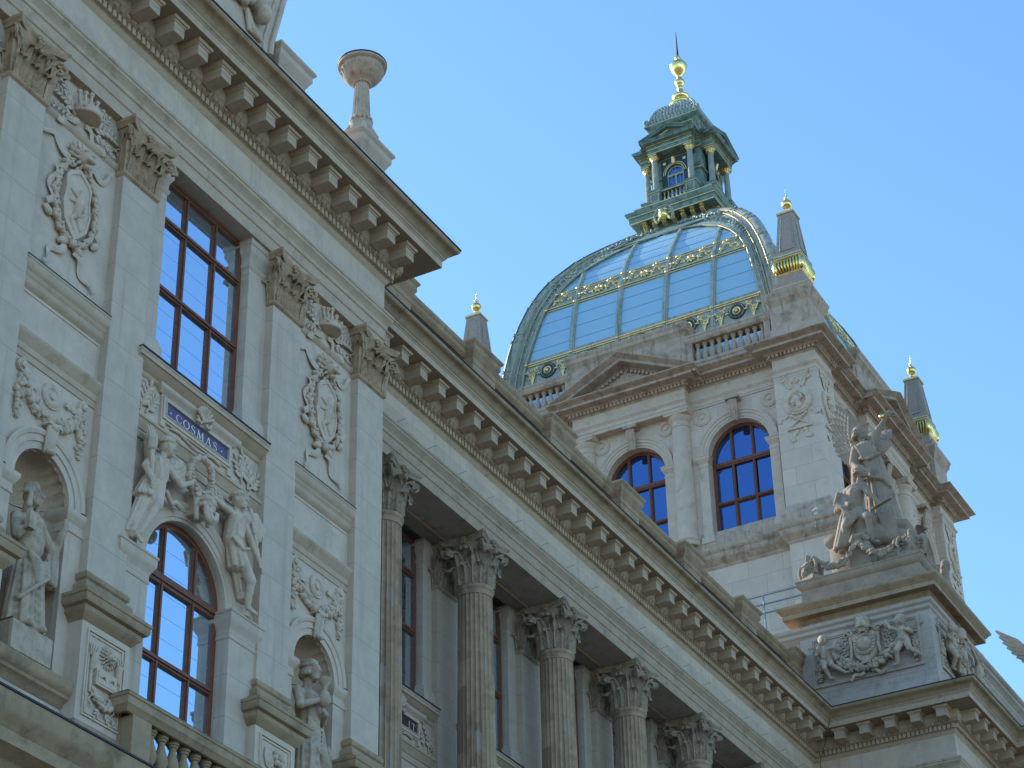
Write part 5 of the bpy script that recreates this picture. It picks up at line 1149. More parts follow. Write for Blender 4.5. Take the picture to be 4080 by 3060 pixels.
b = MB(); b.lathe(0, 0, [(.60,57.52),(.62,57.60),(.52,57.66),(.50,57.80),(.54,57.84),(.46,57.95),(.30,58.08),(.40,58.18),(.38,58.26),(.24,58.36),(.14,58.50),(.11,58.70),(.15,58.74),(.12,58.80),(.14,58.84),(.20,58.92),(.235,59.02),(.20,59.12),(.13,59.18),(.10,59.28),(.12,59.32),(.16,59.40),(.28,59.55),(.36,59.72),(.385,59.86),(.385,59.92),(.34,59.97),(.30,60.05),(.20,60.13),(.10,60.18),(.10,60.22),(.14,60.30),(.12,60.38),(.06,60.43),(.05,60.46)], 28)

tsub(b, 'gilded_finial', 'gold', lan, 60)
b = MB(); b.lathe(0, 0, [(.055,60.42),(.035,61.0),(.012,61.74)], 8); b.tube([(.01, .05, 61.6), (.02, .08, 60.5)], .008, 4); tsub(b, 'spike', 'lead', lan, 60)
b = MB(TF); b.tube([(.2, .42, 58.9), (.25, .5, 58.3), (.35, .9, 57.6)], .008, 4); tsub(b, 'lightning_wire', 'wire', lan)
# ------------------------------------------------------------------ carved figures
def head(b, c, r, yaw=0., hair='short', tilt=0.):
    """stone head: skull, jaw, nose, brow, mouth, ears and hair; faces +d, yaw turns to +u"""
    s_, co = math.sin(yaw), math.cos(yaw)
    def P(x, y, z): return (c[0]+(x*co+y*s_)*r, c[1]+(-x*s_+y*co)*r, c[2]+z*r)
    b.ell(P(0, 0, .1), (r*.80, r*.88, r*.95), 0, 2); b.ell(P(0, .28, -.42), (r*.56, r*.56, r*.55), 0, 2)
    b.cap(P(0, .82, .22), P(0, 1.0, -.12), r*.09, r*.17); b.cap(P(-.42, .74, .30), P(.42, .74, .30), r*.12, r*.12)
    for sg in (-1, 1): b.ell(P(sg*.32, .78, .12), (r*.12, r*.10, r*.08)); b.ell(P(sg*.82, -.05, .0), (r*.1, r*.16, r*.22)); b.ell(P(sg*.40, .58, -.18), (r*.24, r*.24, r*.24))
    b.ell(P(0, .84, -.42), (r*.26, r*.12, r*.07)); b.ell(P(0, .84, -.55), (r*.2, r*.12, r*.07)); b.ell(P(0, .68, -.82), (r*.22, r*.2, r*.16))
    if hair == 'hood':
        for a in range(9): t = a/8*PI; b.cap(P(1.0*math.cos(t), .35, .15+1.0*math.sin(t)), P(.95*math.cos(t), -.4, .1+1.05*math.sin(t)), r*.17, r*.22)
        for sg in (-1, 1): b.cap(P(sg*1.0, .2, .1), P(sg*1.05, .1, -1.3), r*.18, r*.3)
    else:
        n = 20 if hair == 'curly' else 16
        for k in range(n):
            a = 2*PI*k/n
            for e in (.25, .75, 1.15): b.ell(P(math.cos(a)*.86*math.cos(e), -.16+math.sin(a)*.86*math.cos(e), .22+.95*math.sin(e)), (r*.26, r*.26, r*.22))
        if hair in ('bob', 'curly'):
            for k in range(11): a = PI*.92+k*PI*1.16/10; b.ell(P(math.cos(a)*.98, math.sin(a)*.85-.05, -.15), (r*.27,)*3); b.ell(P(math.cos(a)*.98, math.sin(a)*.85-.1, -.5 if hair == 'bob' else -.2), (r*.3,)*3)
        if hair == 'laurel':
            for k in range(18): a = 2*PI*k/18; b.ell(P(math.cos(a)*.98, math.sin(a)*.98-.1, .55+.1*math.sin(k*2)), (r*.24, r*.2, r*.12), k)
def hand(b, wrist, dir_, s, curl=.6, nrm=(0, 1, 0)):
    D = Vector(dir_).normalized(); N = Vector(nrm); S = D.cross(N).normalized(); W_ = Vector(wrist)
    b.cap(W_, W_+D*s*.55, s*.20, s*.27)
    for k, (o, l) in enumerate(((-.24, .42), (-.08, .50), (.09, .47), (.25, .36))):
        p = W_+D*s*.72+S*s*o; q = p+D*s*l*.5+N*s*.06; e = q+(D*(1-curl)+N*-curl)*s*l*.5; b.cap(p, q, s*.11, s*.105, 7); b.cap(q, e, s*.105, s*.085, 7)
    p = W_+D*s*.25-S*s*.25; b.cap(p, p+(D*.6-S*.5+N*.3)*s*.4, s*.10, s*.08, 7)
def robe(b, top, bot, r0, r1, n=16, depth=.016, seed=1, dd=.8):
    """hanging cloth: a tapering core with pleats that run down it"""
    q = random.Random(seed); A = Vector(top); B_ = Vector(bot); m_ = A.lerp(B_, .5)
    for k in range(9):
        t = k/8; c = A.lerp(B_, t); r = r0+(r1-r0)*t; b.ell((c.x, c.y, c.z), (r, r*dd, (A-B_).length*.12), 0, 2)
    for k in range(n):
        a = 2*PI*k/n+q.uniform(-.12, .12); a2 = a+q.uniform(-.25, .25)
        b.cap((A.x+r0*.95*math.cos(a), A.y+r0*dd*.95*math.sin(a), A.z), (B_.x+r1*math.cos(a2), B_.y+r1*dd*math.sin(a2), B_.z), depth*.8, depth*1.9, 7)
def fold(b, P, r): 
    for a, c in zip(P, P[1:]): b.cap(a, c, r, r, 7)
# --- draped woman with a book in the niche on the left
F = FR(18.50, AF-.02, 'S'); b = MB(F); Y = -.20
robe(b, (0, Y, 12.95), (.0, Y+.02, 12.02), .235, .30, 18, .022, 3, .75); b.ell((-.02, Y, 13.22), (.24, .19, .28), 0, 2); b.ell((-.04, Y+.02, 13.45), (.25, .17, .14), 0, 2)
b.cap((-.12, Y+.02, 13.50), (-.15, Y+.05, 13.66), .075, .07); head(b, (-.15, Y+.10, 13.77), .148, .45, 'hood')
b.cap((-.29, Y, 13.46), (-.36, Y+.10, 13.16), .085, .075); b.cap((-.36, Y+.10, 13.16), (-.24, Y+.26, 13.32), .07, .05); hand(b, (-.25, Y+.26, 13.32), (.3, .1, .8), .13, .7)
b.cap((.20, Y, 13.46), (.40, Y+.05, 13.22), .085, .075); b.cap((.40, Y+.05, 13.22), (.37, Y+.22, 13.52), .07, .05); hand(b, (.37, Y+.22, 13.50), (-.1, .2, 1), .14, .8)
robe(b, (.40, Y+.04, 13.25), (.40, Y+.0, 12.80), .09, .12, 9, .02, 5, .7)
for k in range(6): fold(b, [(-.28+.03*k, Y+.16, 13.05-.03*k), (-.05, Y+.24, 12.86-.055*k), (.20, Y+.17, 12.98-.03*k)], .018)
fold(b, [(.25, Y+.12, 13.05), (.12, Y+.26, 12.70), (-.15, Y+.26, 12.45), (-.28, Y+.18, 12.30)], .03)
for sg in (-1, 1): b.cap((sg*.10, Y+.10, 12.03), (sg*.13, Y+.26, 12.01), .06, .045)
st1 = b.obj('niche_statue', 'statue', None, remesh=.0135); st1['label'] = 'weathered stone statue of a hooded draped woman clutching a book in a shell niche'; st1['category'] = 'statue'
b = MB(F); b.box(-.37, -.25, Y+.24, Y+.30, 13.20, 13.42); b.box(-.38, -.25, Y+.233, Y+.245, 13.19, 13.43); b.box(-.38, -.25, Y+.295, Y+.307, 13.19, 13.43); b.obj('book', 'statue', st1)
b = MB(F); b.sweep([(-.40, -.42), (-.40, .04), (.34, .04), (.34, -.42)], [(0,11.58),(0,11.95),(-.03,11.98),(-.05,12.0)]); b.face([(-.38,.0,12.0),(.32,.0,12.0),(.34,-.4,12.0),(-.4,-.4,12.0)]); b.obj('plinth', 'statue', st1)
# --- youth with a goblet in the niche beside the columns
F = FR(24.78, AF-.02, 'S'); b = MB(F); Y = -.18
b.ell((-.02, Y, 13.02), (.20, .17, .2), 0, 2); b.cap((-.02, Y, 13.08), (-.10, Y+.02, 13.40), .175, .20); b.ell((-.10, Y+.02, 13.52), (.25, .15, .13), 0, 2)
b.cap((-.14, Y+.03, 13.6), (-.17, Y+.06, 13.76), .075, .07); head(b, (-.17, Y+.11, 13.88), .152, .25, 'bob')
b.cap((-.34, Y+.0, 13.54), (-.43, Y+.12, 13.26), .085, .07); b.cap((-.43, Y+.12, 13.26), (-.24, Y+.28, 13.36), .066, .05); hand(b, (-.24, Y+.27, 13.36), (.7, .1, .5), .13, .8)
b.cap((.13, Y+.0, 13.54), (.24, Y+.06, 13.24), .085, .07); b.cap((.24, Y+.06, 13.24), (-.02, Y+.28, 13.22), .066, .05); hand(b, (0, Y+.28, 13.22), (-.8, .1, .3), .13, .8)
robe(b, (-.05, Y, 13.02), (-.12, Y+.04, 12.02), .22, .24, 14, .022, 9, .75)
b.cap((.10, Y+.06, 12.98), (.16, Y+.16, 12.50), .13, .095); b.cap((.16, Y+.16, 12.50), (.13, Y+.06, 12.06), .09, .05); b.cap((.13, Y+.06, 12.05), (.17, Y+.22, 12.02), .05, .04)
for k in range(6): fold(b, [(-.22, Y+.12, 13.14-.04*k), (-.02, Y+.22, 12.98-.07*k), (.2, Y+.10, 13.0-.05*k)], .02)
fold(b, [(.2, Y, 13.5), (.32, Y-.02, 13.2), (.36, Y+.02, 12.9), (.40, Y+.06, 12.72), (.42, Y+.08, 12.55)], .05); hand(b, (.38, Y+.08, 12.9), (.3, .1, -1), .14, .4)
st2 = b.obj('niche_statue', 'statue', None, remesh=.0135); st2['label'] = 'stone statue of a bare shouldered youth raising a goblet in the niche beside the columns'; st2['category'] = 'statue'
b = MB(F); L = []; b.F = ID
cx, cy, cz = F(-.13, Y+.33, 13.30); b.lathe(cx, cy, [(.0,cz-.02),(.07,cz),(.10,cz+.10),(.07,cz+.2),(.03,cz+.25),(.04,cz+.27),(.03,cz+.30),(.09,cz+.37),(.10,cz+.42),(.085,cz+.43),(.02,cz+.36)], 16); b.obj('goblet', 'statue', st2, 60)
b = MB(F); b.box(-.38, .38, -.4, .04, 11.58, 12.0); b.obj('plinth', 'statue', st2)
# --- winged figures over the arched window
F = FR(BX, AF, 'S'); Y = -.04
b = MB(F)
b.cap((-1.06, Y+.05, 15.02), (-1.0, Y+.08, 15.28), .155, .165); b.ell((-.98, Y+.09, 15.36), (.20, .13, .11), 0, 2); b.cap((-.97, Y+.1, 15.42), (-.95, Y+.13, 15.53), .06, .055); head(b, (-.93, Y+.16, 15.61), .135, .9, 'laurel')
b.cap((-1.15, Y+.08, 15.36), (-1.34, Y+.14, 15.14), .07, .06); b.cap((-1.34, Y+.14, 15.14), (-1.28, Y+.22, 14.95), .055, .042); hand(b, (-1.28, Y+.22, 14.96), (.1, .1, -1), .11, .7)
b.cap((-.80, Y+.1, 15.38), (-.58, Y+.16, 15.20), .065, .055); b.cap((-.58, Y+.16, 15.20), (-.34, Y+.14, 15.36), .052, .038); hand(b, (-.35, Y+.14, 15.36), (.6, .1, .6), .11, .6)
robe(b, (-1.06, Y+.06, 15.10), (-1.22, Y+.08, 14.72), .17, .19, 12, .016, 4, .7); robe(b, (-1.16, Y+.08, 14.80), (-1.40, Y+.03, 14.12), .17, .11, 11, .016, 6, .7)
b.cap((-1.0, Y+.12, 14.98), (-1.10, Y+.2, 14.62), .11, .085); b.cap((-1.10, Y+.2, 14.62), (-1.33, Y+.12, 14.12), .08, .045)
b.cap((-1.36, Y+.10, 14.10), (-1.32, Y+.16, 13.99), .04, .03); fold(b, [(-.8, Y+.1, 15.0), (-.65, Y+.08, 14.9), (-.55, Y+.06, 14.98), (-.42, Y+.05, 14.96)], .04)
for k in range(5): fold(b, [(-1.12+.05*k, Y+.19, 15.36), (-1.08+.04*k, Y+.21, 15.2), (-1.1+.04*k, Y+.2, 15.06)], .014)
spa = b.obj('torch_bearer_relief', 'relief', wb, remesh=.0125)
b = MB(F); feather_wing(b, (-.84, Y+.05, 15.46), (.75, 0, .35), (-.3, 0, .8), .42, .55, 4, 8, .028); feather_wing(b, (-1.12, Y+.0, 15.42), (-.35, 0, .9), (-.8, 0, .2), .42, .3, 3, 6, .022); b.obj('wing_relief', 'relief', wb, 60)
b = MB(F); b.cap((-1.27, Y+.22, 14.82), (-1.30, Y+.2, 15.42), .022, .04); b.cap((-1.30, Y+.2, 15.44), (-1.30, Y+.2, 15.50), .07, .075)
for k in range(5): b.cap((-1.32+.02*k, Y+.2, 15.5), (-1.38+.05*k, Y+.16, 15.74+.04*math.sin(k)), .04, .015, 7)
b.obj('torch_relief', 'relief', wb, 60)
b = MB(F)
b.cap((.80, Y+.05, 15.02), (.83, Y+.08, 15.28), .14, .16); b.ell((.83, Y+.09, 15.36), (.19, .13, .11), 0, 2); b.cap((.80, Y+.1, 15.42), (.79, Y+.13, 15.52), .058, .055); head(b, (.79, Y+.16, 15.61), .135, .15, 'laurel')
b.cap((.66, Y+.1, 15.40), (.42, Y+.15, 15.36), .065, .052); b.cap((.42, Y+.15, 15.36), (.20, Y+.12, 15.42), .05, .038); hand(b, (.21, Y+.12, 15.42), (-.8, .1, .4), .10, .6)
b.cap((1.0, Y+.1, 15.36), (1.19, Y+.12, 15.12), .068, .056); b.cap((1.19, Y+.12, 15.12), (1.32, Y+.18, 14.86), .052, .04); hand(b, (1.31, Y+.18, 14.88), (.3, .1, -.9), .11, .8)
robe(b, (.82, Y+.06, 15.10), (.98, Y+.08, 14.62), .155, .18, 12, .016, 14, .7)
b.cap((.93, Y+.13, 14.78), (1.10, Y+.20, 14.46), .105, .082); b.cap((1.10, Y+.20, 14.46), (1.16, Y+.12, 14.10), .075, .045); b.cap((1.16, Y+.12, 14.10), (1.26, Y+.2, 14.02), .042, .032)
robe(b, (1.0, Y+.04, 14.70), (1.20, Y+.02, 14.25), .15, .10, 8, .016, 15, .6); fold(b, [(1.22, Y+.04, 14.6), (1.30, Y+.06, 14.4), (1.24, Y+.08, 14.32)], .05)
for k in range(5): fold(b, [(.72+.05*k, Y+.18, 15.36), (.74+.04*k, Y+.20, 15.2), (.76+.03*k, Y+.19, 15.06)], .014)
fold(b, [(.7, Y+.16, 14.98), (.85, Y+.22, 14.86), (1.05, Y+.18, 14.96)], .03); b.ell((1.22, Y+.05, 13.995), (.16, .1, .05))
b.obj('palm_bearer_relief', 'relief', wb, remesh=.0125)
b = MB(F); feather_wing(b, (1.0, Y+.04, 15.46), (.60, 0, .30), (.15, 0, .9), .40, .80, 4, 8, .028); feather_wing(b, (.62, Y+.02, 15.42), (-.5, 0, .6), (.5, 0, .6), .36, .36, 3, 6, .022); b.obj('wing_relief', 'relief', wb, 60)
b = MB(F); b.cap((1.12, Y+.14, 15.50), (1.42, Y+.16, 14.74), .024, .02); b.ell((1.10, Y+.14, 15.55), (.05, .05, .12), .3); b.ell((1.20, Y+.15, 15.30), (.035, .035, .05)); b.obj('staff_relief', 'relief', wb, 60)
b = MB(F)
for k in range(26):
    a = 2*PI*k/26; b.ell((-.10+.25*math.cos(a), Y+.12+.05*math.sin(a), 15.58+.27*math.sin(a)), (.10, .06, .045), a+PI/2+(.5 if k % 2 else -.4)); b.ell((-.10+.23*math.cos(a), Y+.16, 15.58+.24*math.sin(a)), (.03,)*3)
b.obj('laurel_wreath_relief', 'relief', wb, 60)
b = MB(F); head(b, (.0, Y+.20, 15.14), .135, .1, 'curly')
for k in range(14): a = PI+PI*k/13; b.ell((.0+.12*math.cos(a), Y+.27, 15.03+.15*math.sin(a)), (.05, .05, .06)); b.ell((.0+.07*math.cos(a), Y+.31, 15.0+.10*math.sin(a)), (.04, .04, .05))
for sg in (-1, 1): b.tube([(sg*(.17+.05*math.cos(k*.6)), Y+.15, 15.30+.05*math.sin(k*.6)) for k in range(10)], .025, 6); b.cap((sg*.15, Y+.1, 15.3), (sg*.13, Y+.12, 14.92), .05, .04)
b.box(-.13, .13, Y-.1, Y+.10, 15.0, 15.4); b.obj('bearded_keystone', 'relief', wb, remesh=.011)
# ------------------------------------------------------------------ statue group on the corner block
Gx, Gy = 50.95, 16.6
grp = thing('statue_group', 'weathered stone group of winged woman and seated youth above the corner block', 'statue group', (Gx, Gy, 26.98))
F = FR(Gx, Gy, 'W')
# winged woman (stands half a metre behind the youth)
b = MB(F); Y = -.42
robe(b, (.28, Y, 30.85), (.42, Y, 28.55), .26, .46, 20, .045, 21, .8); b.cap((.24, Y, 30.8), (.14, Y+.02, 31.25), .25, .27); b.ell((.12, Y, 31.35), (.34, .24, .18), 0, 2)
for k in range(7): fold(b, [(-.1+.09*k, Y+.25, 31.35), (.02+.07*k, Y+.29, 31.05), (.08+.06*k, Y+.27, 30.85)], .028)
fold(b, [(-.02, Y+.2, 30.92), (.28, Y+.30, 30.80), (.52, Y+.2, 30.92)], .06); fold(b, [(-.1, Y+.2, 30.3), (.25, Y+.42, 30.15), (.62, Y+.3, 30.05), (.72, Y+.2, 29.85)], .06); fold(b, [(.6, Y+.1, 30.1), (.72, Y+.1, 29.6), (.66, Y+.1, 29.3)], .1)
b.cap((.08, Y, 31.45), (.02, Y+.03, 31.62), .10, .09); head(b, (.0, Y+.04, 31.78), .20, .9, 'bob')
b.cap((.38, Y+.05, 31.40), (.58, Y+.12, 31.72), .13, .10); b.cap((.58, Y+.12, 31.72), (.86, Y+.16, 32.02), .095, .06); hand(b, (.84, Y+.16, 32.0), (.7, .2, .6), .22, .8)
b.cap((-.2, Y, 31.36), (-.28, Y+.12, 30.9), .13, .10); b.cap((-.28, Y+.12, 30.9), (-.1, Y+.3, 30.6), .09, .07)
robe(b, (-.18, Y+.04, 31.2), (-.22, Y+.02, 30.2), .13, .16, 9, .03, 22, .7)
b.obj('winged_woman', 'group', grp, remesh=.024)
b = MB(F); feather_wing(b, (-.02, Y-.15, 31.15), (-.10, -.05, 1.0), (1, -.05, .55), 1.85, .95, 5, 12, .05); b.obj('wing', 'group', grp, 60)
b = MB(F); feather_wing(b, (.30, Y-.35, 31.35), (.35, -.8, .8), (.6, -.6, .2), 1.2, 1.1, 4, 9, .05); b.obj('wing', 'group', grp, 60)
b = MB(F); b.cap((.72, Y+.22, 32.08), (1.12, Y+.16, 31.98), .045, .03); 
for k in range(6): b.ell((.86+.05*k, Y+.2, 32.08+.03*math.sin(k)), (.08, .05, .04), k)
b.obj('palm_branch', 'group', grp, 60)
b = MB(F); b.ring(.74, 32.05, [(0, Y+.26), (.06, Y+.25), (.075, Y+.22), (.075, Y+.16)], 0, 2*PI, 14); b.obj('gilded_disc', 'gold', grp, 60)
# seated youth
b = MB(F); Y = .12
b.ell((-.24, Y-.05, 29.10), (.26, .24, .22), 0, 2); b.cap((-.26, Y-.05, 29.2), (-.16, Y, 29.66), .215, .25); b.ell((-.12, Y, 29.82), (.34, .2, .17), 0, 2); b.ell((-.08, Y+.14, 29.72), (.2, .1, .12))
b.cap((-.03, Y+.02, 29.9), (.04, Y+.06, 30.06), .095, .09); head(b, (.08, Y+.10, 30.22), .185, 1.05, 'curly')
b.cap((.10, Y+.06, 29.84), (.28, Y+.22, 29.46), .115, .09); b.cap((.28, Y+.22, 29.46), (.54, Y+.26, 29.10), .085, .055); hand(b, (.52, Y+.26, 29.12), (.7, .1, -.5), .19, .6)
b.cap((-.40, Y-.02, 29.82), (-.45, Y+.1, 29.42), .115, .095); b.cap((-.45, Y+.1, 29.42), (-.28, Y+.28, 29.26), .085, .06)
b.cap((-.10, Y+.04, 29.08), (.22, Y+.30, 28.72), .185, .135); b.cap((.22, Y+.30, 28.70), (.20, Y+.20, 28.08), .125, .075); b.cap((.18, Y+.18, 28.02), (.40, Y+.30, 27.92), .08, .055)
b.cap((-.34, Y+.06, 29.04), (-.44, Y+.28, 28.62), .18, .13); b.cap((-.44, Y+.28, 28.62), (-.66, Y+.12, 27.98), .115, .07); b.cap((-.66, Y+.12, 27.96), (-.68, Y+.32, 27.88), .07, .05)
robe(b, (-.42, Y+.10, 29.05), (-.66, Y+.1, 28.1), .2, .20, 11, .04, 31, .8)
for k in range(6): fold(b, [(-.5, Y+.22, 29.18-.06*k), (-.3, Y+.28, 28.98-.07*k), (-.12, Y+.24, 29.12-.06*k)], .035)
robe(b, (-.52, Y-.08, 29.85), (-.56, Y-.05, 29.30), .12, .20, 9, .04, 32, .8); fold(b, [(-.62, Y+.1, 29.75), (-.72, Y+.12, 29.45), (-.5, Y+.2, 29.25), (-.3, Y+.2, 29.2)], .07)
b.ell((-.05, Y-.15, 28.75), (.5, .35, .38), 0, 2); b.ell((.1, Y-.2, 28.35), (.65, .4, .4), 0, 2); b.ell((.75, Y-.15, 28.15), (.4, .3, .25), 0, 2)
for k in range(7): fold(b, [(.38+.05*k, Y-.02, 28.95-.02*k), (.5+.06*k, Y+.05, 28.6), (.42+.07*k, Y+.02, 28.25)], .05)
b.obj('seated_youth', 'group', grp, remesh=.022)
b = MB(F); M3_ = None; 
b.grid([[(.36, .36, 28.98), (.86, .30, 29.18)], [(.42, .52, 28.90), (.92, .46, 29.10)]]); b.grid([[(.36, .36, 28.93), (.86, .30, 29.13)], [(.42, .52, 28.85), (.92, .46, 29.05)]]); b.cap((.34, .44, 28.9), (.9, .38, 29.12), .05, .05); b.obj('tablet', 'group', grp)
# base of the group
b = MB(F); b.sweep([(-1.2, -1.0), (-1.2, -.25), (-.85, -.02), (.5, -.02), (.95, -.3), (.95, -1.0)], [(0,26.98),(0,28.42),(.03,28.45),(.10,28.55),(.12,28.60),(.12,28.72),(-.2,28.80)]); b.box(-1.1, .85, -1.0, -.2, 27.0, 28.75); b.obj('group_pedestal', 'group', grp)
b = MB(F); b.grid([[(-.40, q, 26.98), (.26, q, 26.98)] if i == 0 else [(-.30, q-.12, 28.06), (.14, q-.12, 28.06)] for i, q in ((0, .66), (1, .66))]); b.box(-.36, .22, .1, .60, 26.98, 27.9); b.box(-.30, .14, 0, .54, 27.9, 28.08); b.ring(-.10, 27.95, [(0, .66), (.07, .65), (.09, .60), (.13, .62), (.15, .54)], 0, 2*PI, 18); b.tube([(-.3, .5, 28.05), (-.2, .58, 28.15), (.05, .58, 28.12), (.18, .5, 28.0)], .09, 7); b.obj('garland_stone', 'group', grp)
b = MB(F); rnd = random.Random(11)
for P in ([(-1.30,.85,27.68),(-1.05,.86,27.38),(-.78,.86,27.25),(-.5,.82,27.32),(-.25,.72,27.65),(-.12,.68,27.85)], [(-.08,.68,27.85),(.14,.74,27.62),(.36,.84,27.40),(.62,.86,27.28),(.88,.86,27.36),(1.12,.85,27.62)]): fruit_rope(b, P, .11, 26, rnd)
b.obj('laurel_garland', 'group', grp, remesh=.018)
lion0 = None
for u, turn in ((-1.46, -.5), (1.40, .35)):
    b = MB(FR(Gx, Gy, 'W')); cx_, s = u, .30
    ca, sa = math.cos(turn), math.sin(turn)
    f0 = FR(Gx, Gy, 'W'); b.F = (lambda f0, u, ca, sa: (lambda a, d, z: f0(u+a*ca+d*sa, .78-a*sa+d*ca, z)))(f0, u, ca, sa)
    lion_head(b, (0, -.05, 27.42), .27); b.cap((0, -.1, 27.05), (0, -.2, 27.45), .28, .24); b.ell((0, .0, 27.72), (.07, .12, .16)); 
    for sg in (-1, 1): b.tube([(sg*(.28+.07*math.cos(k*.6)), .05, 27.15+.07*math.sin(k*.6)) for k in range(9)], .035, 6); b.tube([(sg*.3, .05, 27.6), (sg*.36, .06, 27.4), (sg*.3, .05, 27.2)], .05, 6)
    b.cap((0, .18, 27.22), (0, .1, 27.12), .1, .12); b.obj('lion_head', 'group', grp, remesh=.016)
    b = MB(b.F); b.box(-.36, .36, -.4, .22, 26.98, 27.10); b.obj('lion_block', 'group', grp)
# gryphons along the front edge of the plinth
f0 = FR(51.6, 15.15, 'S')
for u0 in (-.75, 1.0):
    b = MB(lambda a, d, z: f0(u0+a, d, z)); b.ell((0, -.1, 27.25), (.24, .3, .26), 0, 2); b.cap((-.05, -.02, 27.3), (-.12, .1, 27.62), .17, .12); head(b, (-.14, .14, 27.74), .13, -.3, 'bob'); b.cap((.0, .1, 27.15), (-.02, .2, 26.99), .09, .08); b.cap((-.15, .1, 27.15), (-.17, .2, 26.99), .09, .08); b.cap((.1, -.3, 27.1), (.35, -.4, 27.5), .07, .05); b.cap((.35, -.4, 27.5), (.28, -.4, 27.75), .05, .04)
    b.obj('winged_sphinx', 'group', grp, remesh=.02)
    b = MB(lambda a, d, z: f0(u0+a, d, z)); feather_wing(b, (.05, .0, 27.3), (.35, 0, .9), (.9, 0, .1), .42, .4, 3, 6, .03); feather_wing(b, (-.1, -.1, 27.3), (-.1, -.3, .9), (-.9, 0, .1), .42, .35, 3, 6, .03); b.obj('sphinx_wing', 'group', grp, 60)
# ------------------------------------------------------------------ eagle-winged statue on the front (only a wing reaches into the photo)
eg = thing('eagle_statue', 'pale stone statue at the right edge with one raised feathered wing showing', 'statue', (55.9, 14.2, 25.6))
F = FR(55.9, 14.2, 'W'); b = MB(F); b.cap((.75, 0, 25.7), (.8, 0, 26.4), .32, .36); b.cap((.8, 0, 26.4), (.95, .1, 26.9), .28, .16); b.ell((1.0, .16, 27.0), (.18, .2, .16), 0, 2); b.cap((1.08, .3, 27.0), (1.12, .42, 26.92), .07, .03); b.cap((.7, .05, 25.8), (.7, .1, 25.58), .14, .12); b.obj('body', 'statue', eg, remesh=.025)
b = MB(F); feather_wing(b, (.50, 0, 25.85), (-.62, 0, 1.0), (1, 0, .15), 1.6, .55, 4, 9, .04); b.obj('wing', 'statue', eg, 60)
# ------------------------------------------------------------------ obelisks with gilt balls on the tower corners
def obelisk_mesh():
    L = []
    b = MB(); b.sqlathe(0, 0, [(.66,42.40),(.66,42.56),(.60,42.60),(.60,42.80),(.50,42.84),(.47,42.90),(.47,43.14),(.40,43.2)]); b.sqlathe(0, 0, [(.42,43.86),(.50,43.90),(.50,43.98),(.45,44.02),(.43,44.06),(.275,45.80),(.31,45.82),(.31,45.88),(.26,45.95),(.10,46.05)]); L.append((b, None, 'obelisk'))
    b = MB()   # gilded reeded cushion
    b.sqlathe(0, 0, [(.46,43.12),(.50,43.16),(.52,43.20),(.46,43.24)]); b.sqlathe(0, 0, [(.45,43.80),(.50,43.84),(.50,43.88),(.44,43.90)])
    L.append((b, 'cushion_moulding', 'goldold'))
    b = MB(); n = 9
    for k in range(4):
        b.F = (lambda c, s_: (lambda u, d, z: (d*c-u*s_, d*s_+u*c, z)))(math.cos(k*PI/2), math.sin(k*PI/2))
        for j in range(n):
            if j in (0, n-1):
                pass
            u = -.40+.80*j/(n-1); q = .05
            b.tube([(u*.88, .40, 43.24), (u, .50, 43.36), (u*1.12, .555, 43.52), (u*1.08, .535, 43.68), (u*.95, .45, 43.80)], [.028, .036, .042, .04, .03], 6)
        for sg in (-1, 1): b.ell((sg*.48, .50, 43.52), (.09, .09, .26), 0, 2)
    b.F = ID; L.append((b, 'gilded_cushion', 'gold'))
    b = MB(); b.sqlathe(0, 0, [(.38,43.2),(.48,43.36),(.52,43.52),(.50,43.68),(.42,43.8)]); L.append((b, 'cushion', 'bronze'))
    b = MB()
    for k in range(4):
        b.F = (lambda c, s_: (lambda u, d, z: (d*c-u*s_, d*s_+u*c, z)))(math.cos(k*PI/2), math.sin(k*PI/2))
        for sg in (-1, 1): b.tube([(sg*.26, .435, 44.2), (sg*.26, .425, 44.34), (sg*.165, .29, 45.66)], .016, 5)
        b.tube([(-.26, .435, 44.2), (.26, .435, 44.2)], .016, 5); b.tube([(-.165, .29, 45.66), (.165, .29, 45.66)], .014, 5)
    L.append((b, 'copper_edging', 'copperlight'))
    b = MB(); b.lathe(0, 0, [(.30,45.83),(.20,45.92),(.10,46.0),(.07,46.05),(.09,46.08),(.10,46.10),(.06,46.13),(.07,46.17),(.11,46.20)]+[(.185*math.cos(a), 46.375+.185*math.sin(a)) for a in [-1.1+.22*k for k in range(12)]]+[(.05,46.57),(.04,46.60),(.075,46.64),(.07,46.68),(.03,46.71)], 24); b.lathe(0, 0, [(.025,46.70),(.006,47.05)], 8); L.append((b, 'gilded_ball', 'gold'))
    b = MB(); b.sqlathe(0, 0, [(.315,45.815),(.318,45.815),(.318,45.885),(.31,45.885)]); b.sqlathe(0, 0, [(.502,43.92),(.508,43.92),(.508,43.965),(.502,43.965)]); b.sqlathe(0, 0, [(.60,42.58),(.612,42.58),(.612,42.62),(.60,42.62)]); L.append((b, 'gilded_edge', 'goldold'))
    return L
OB = {}
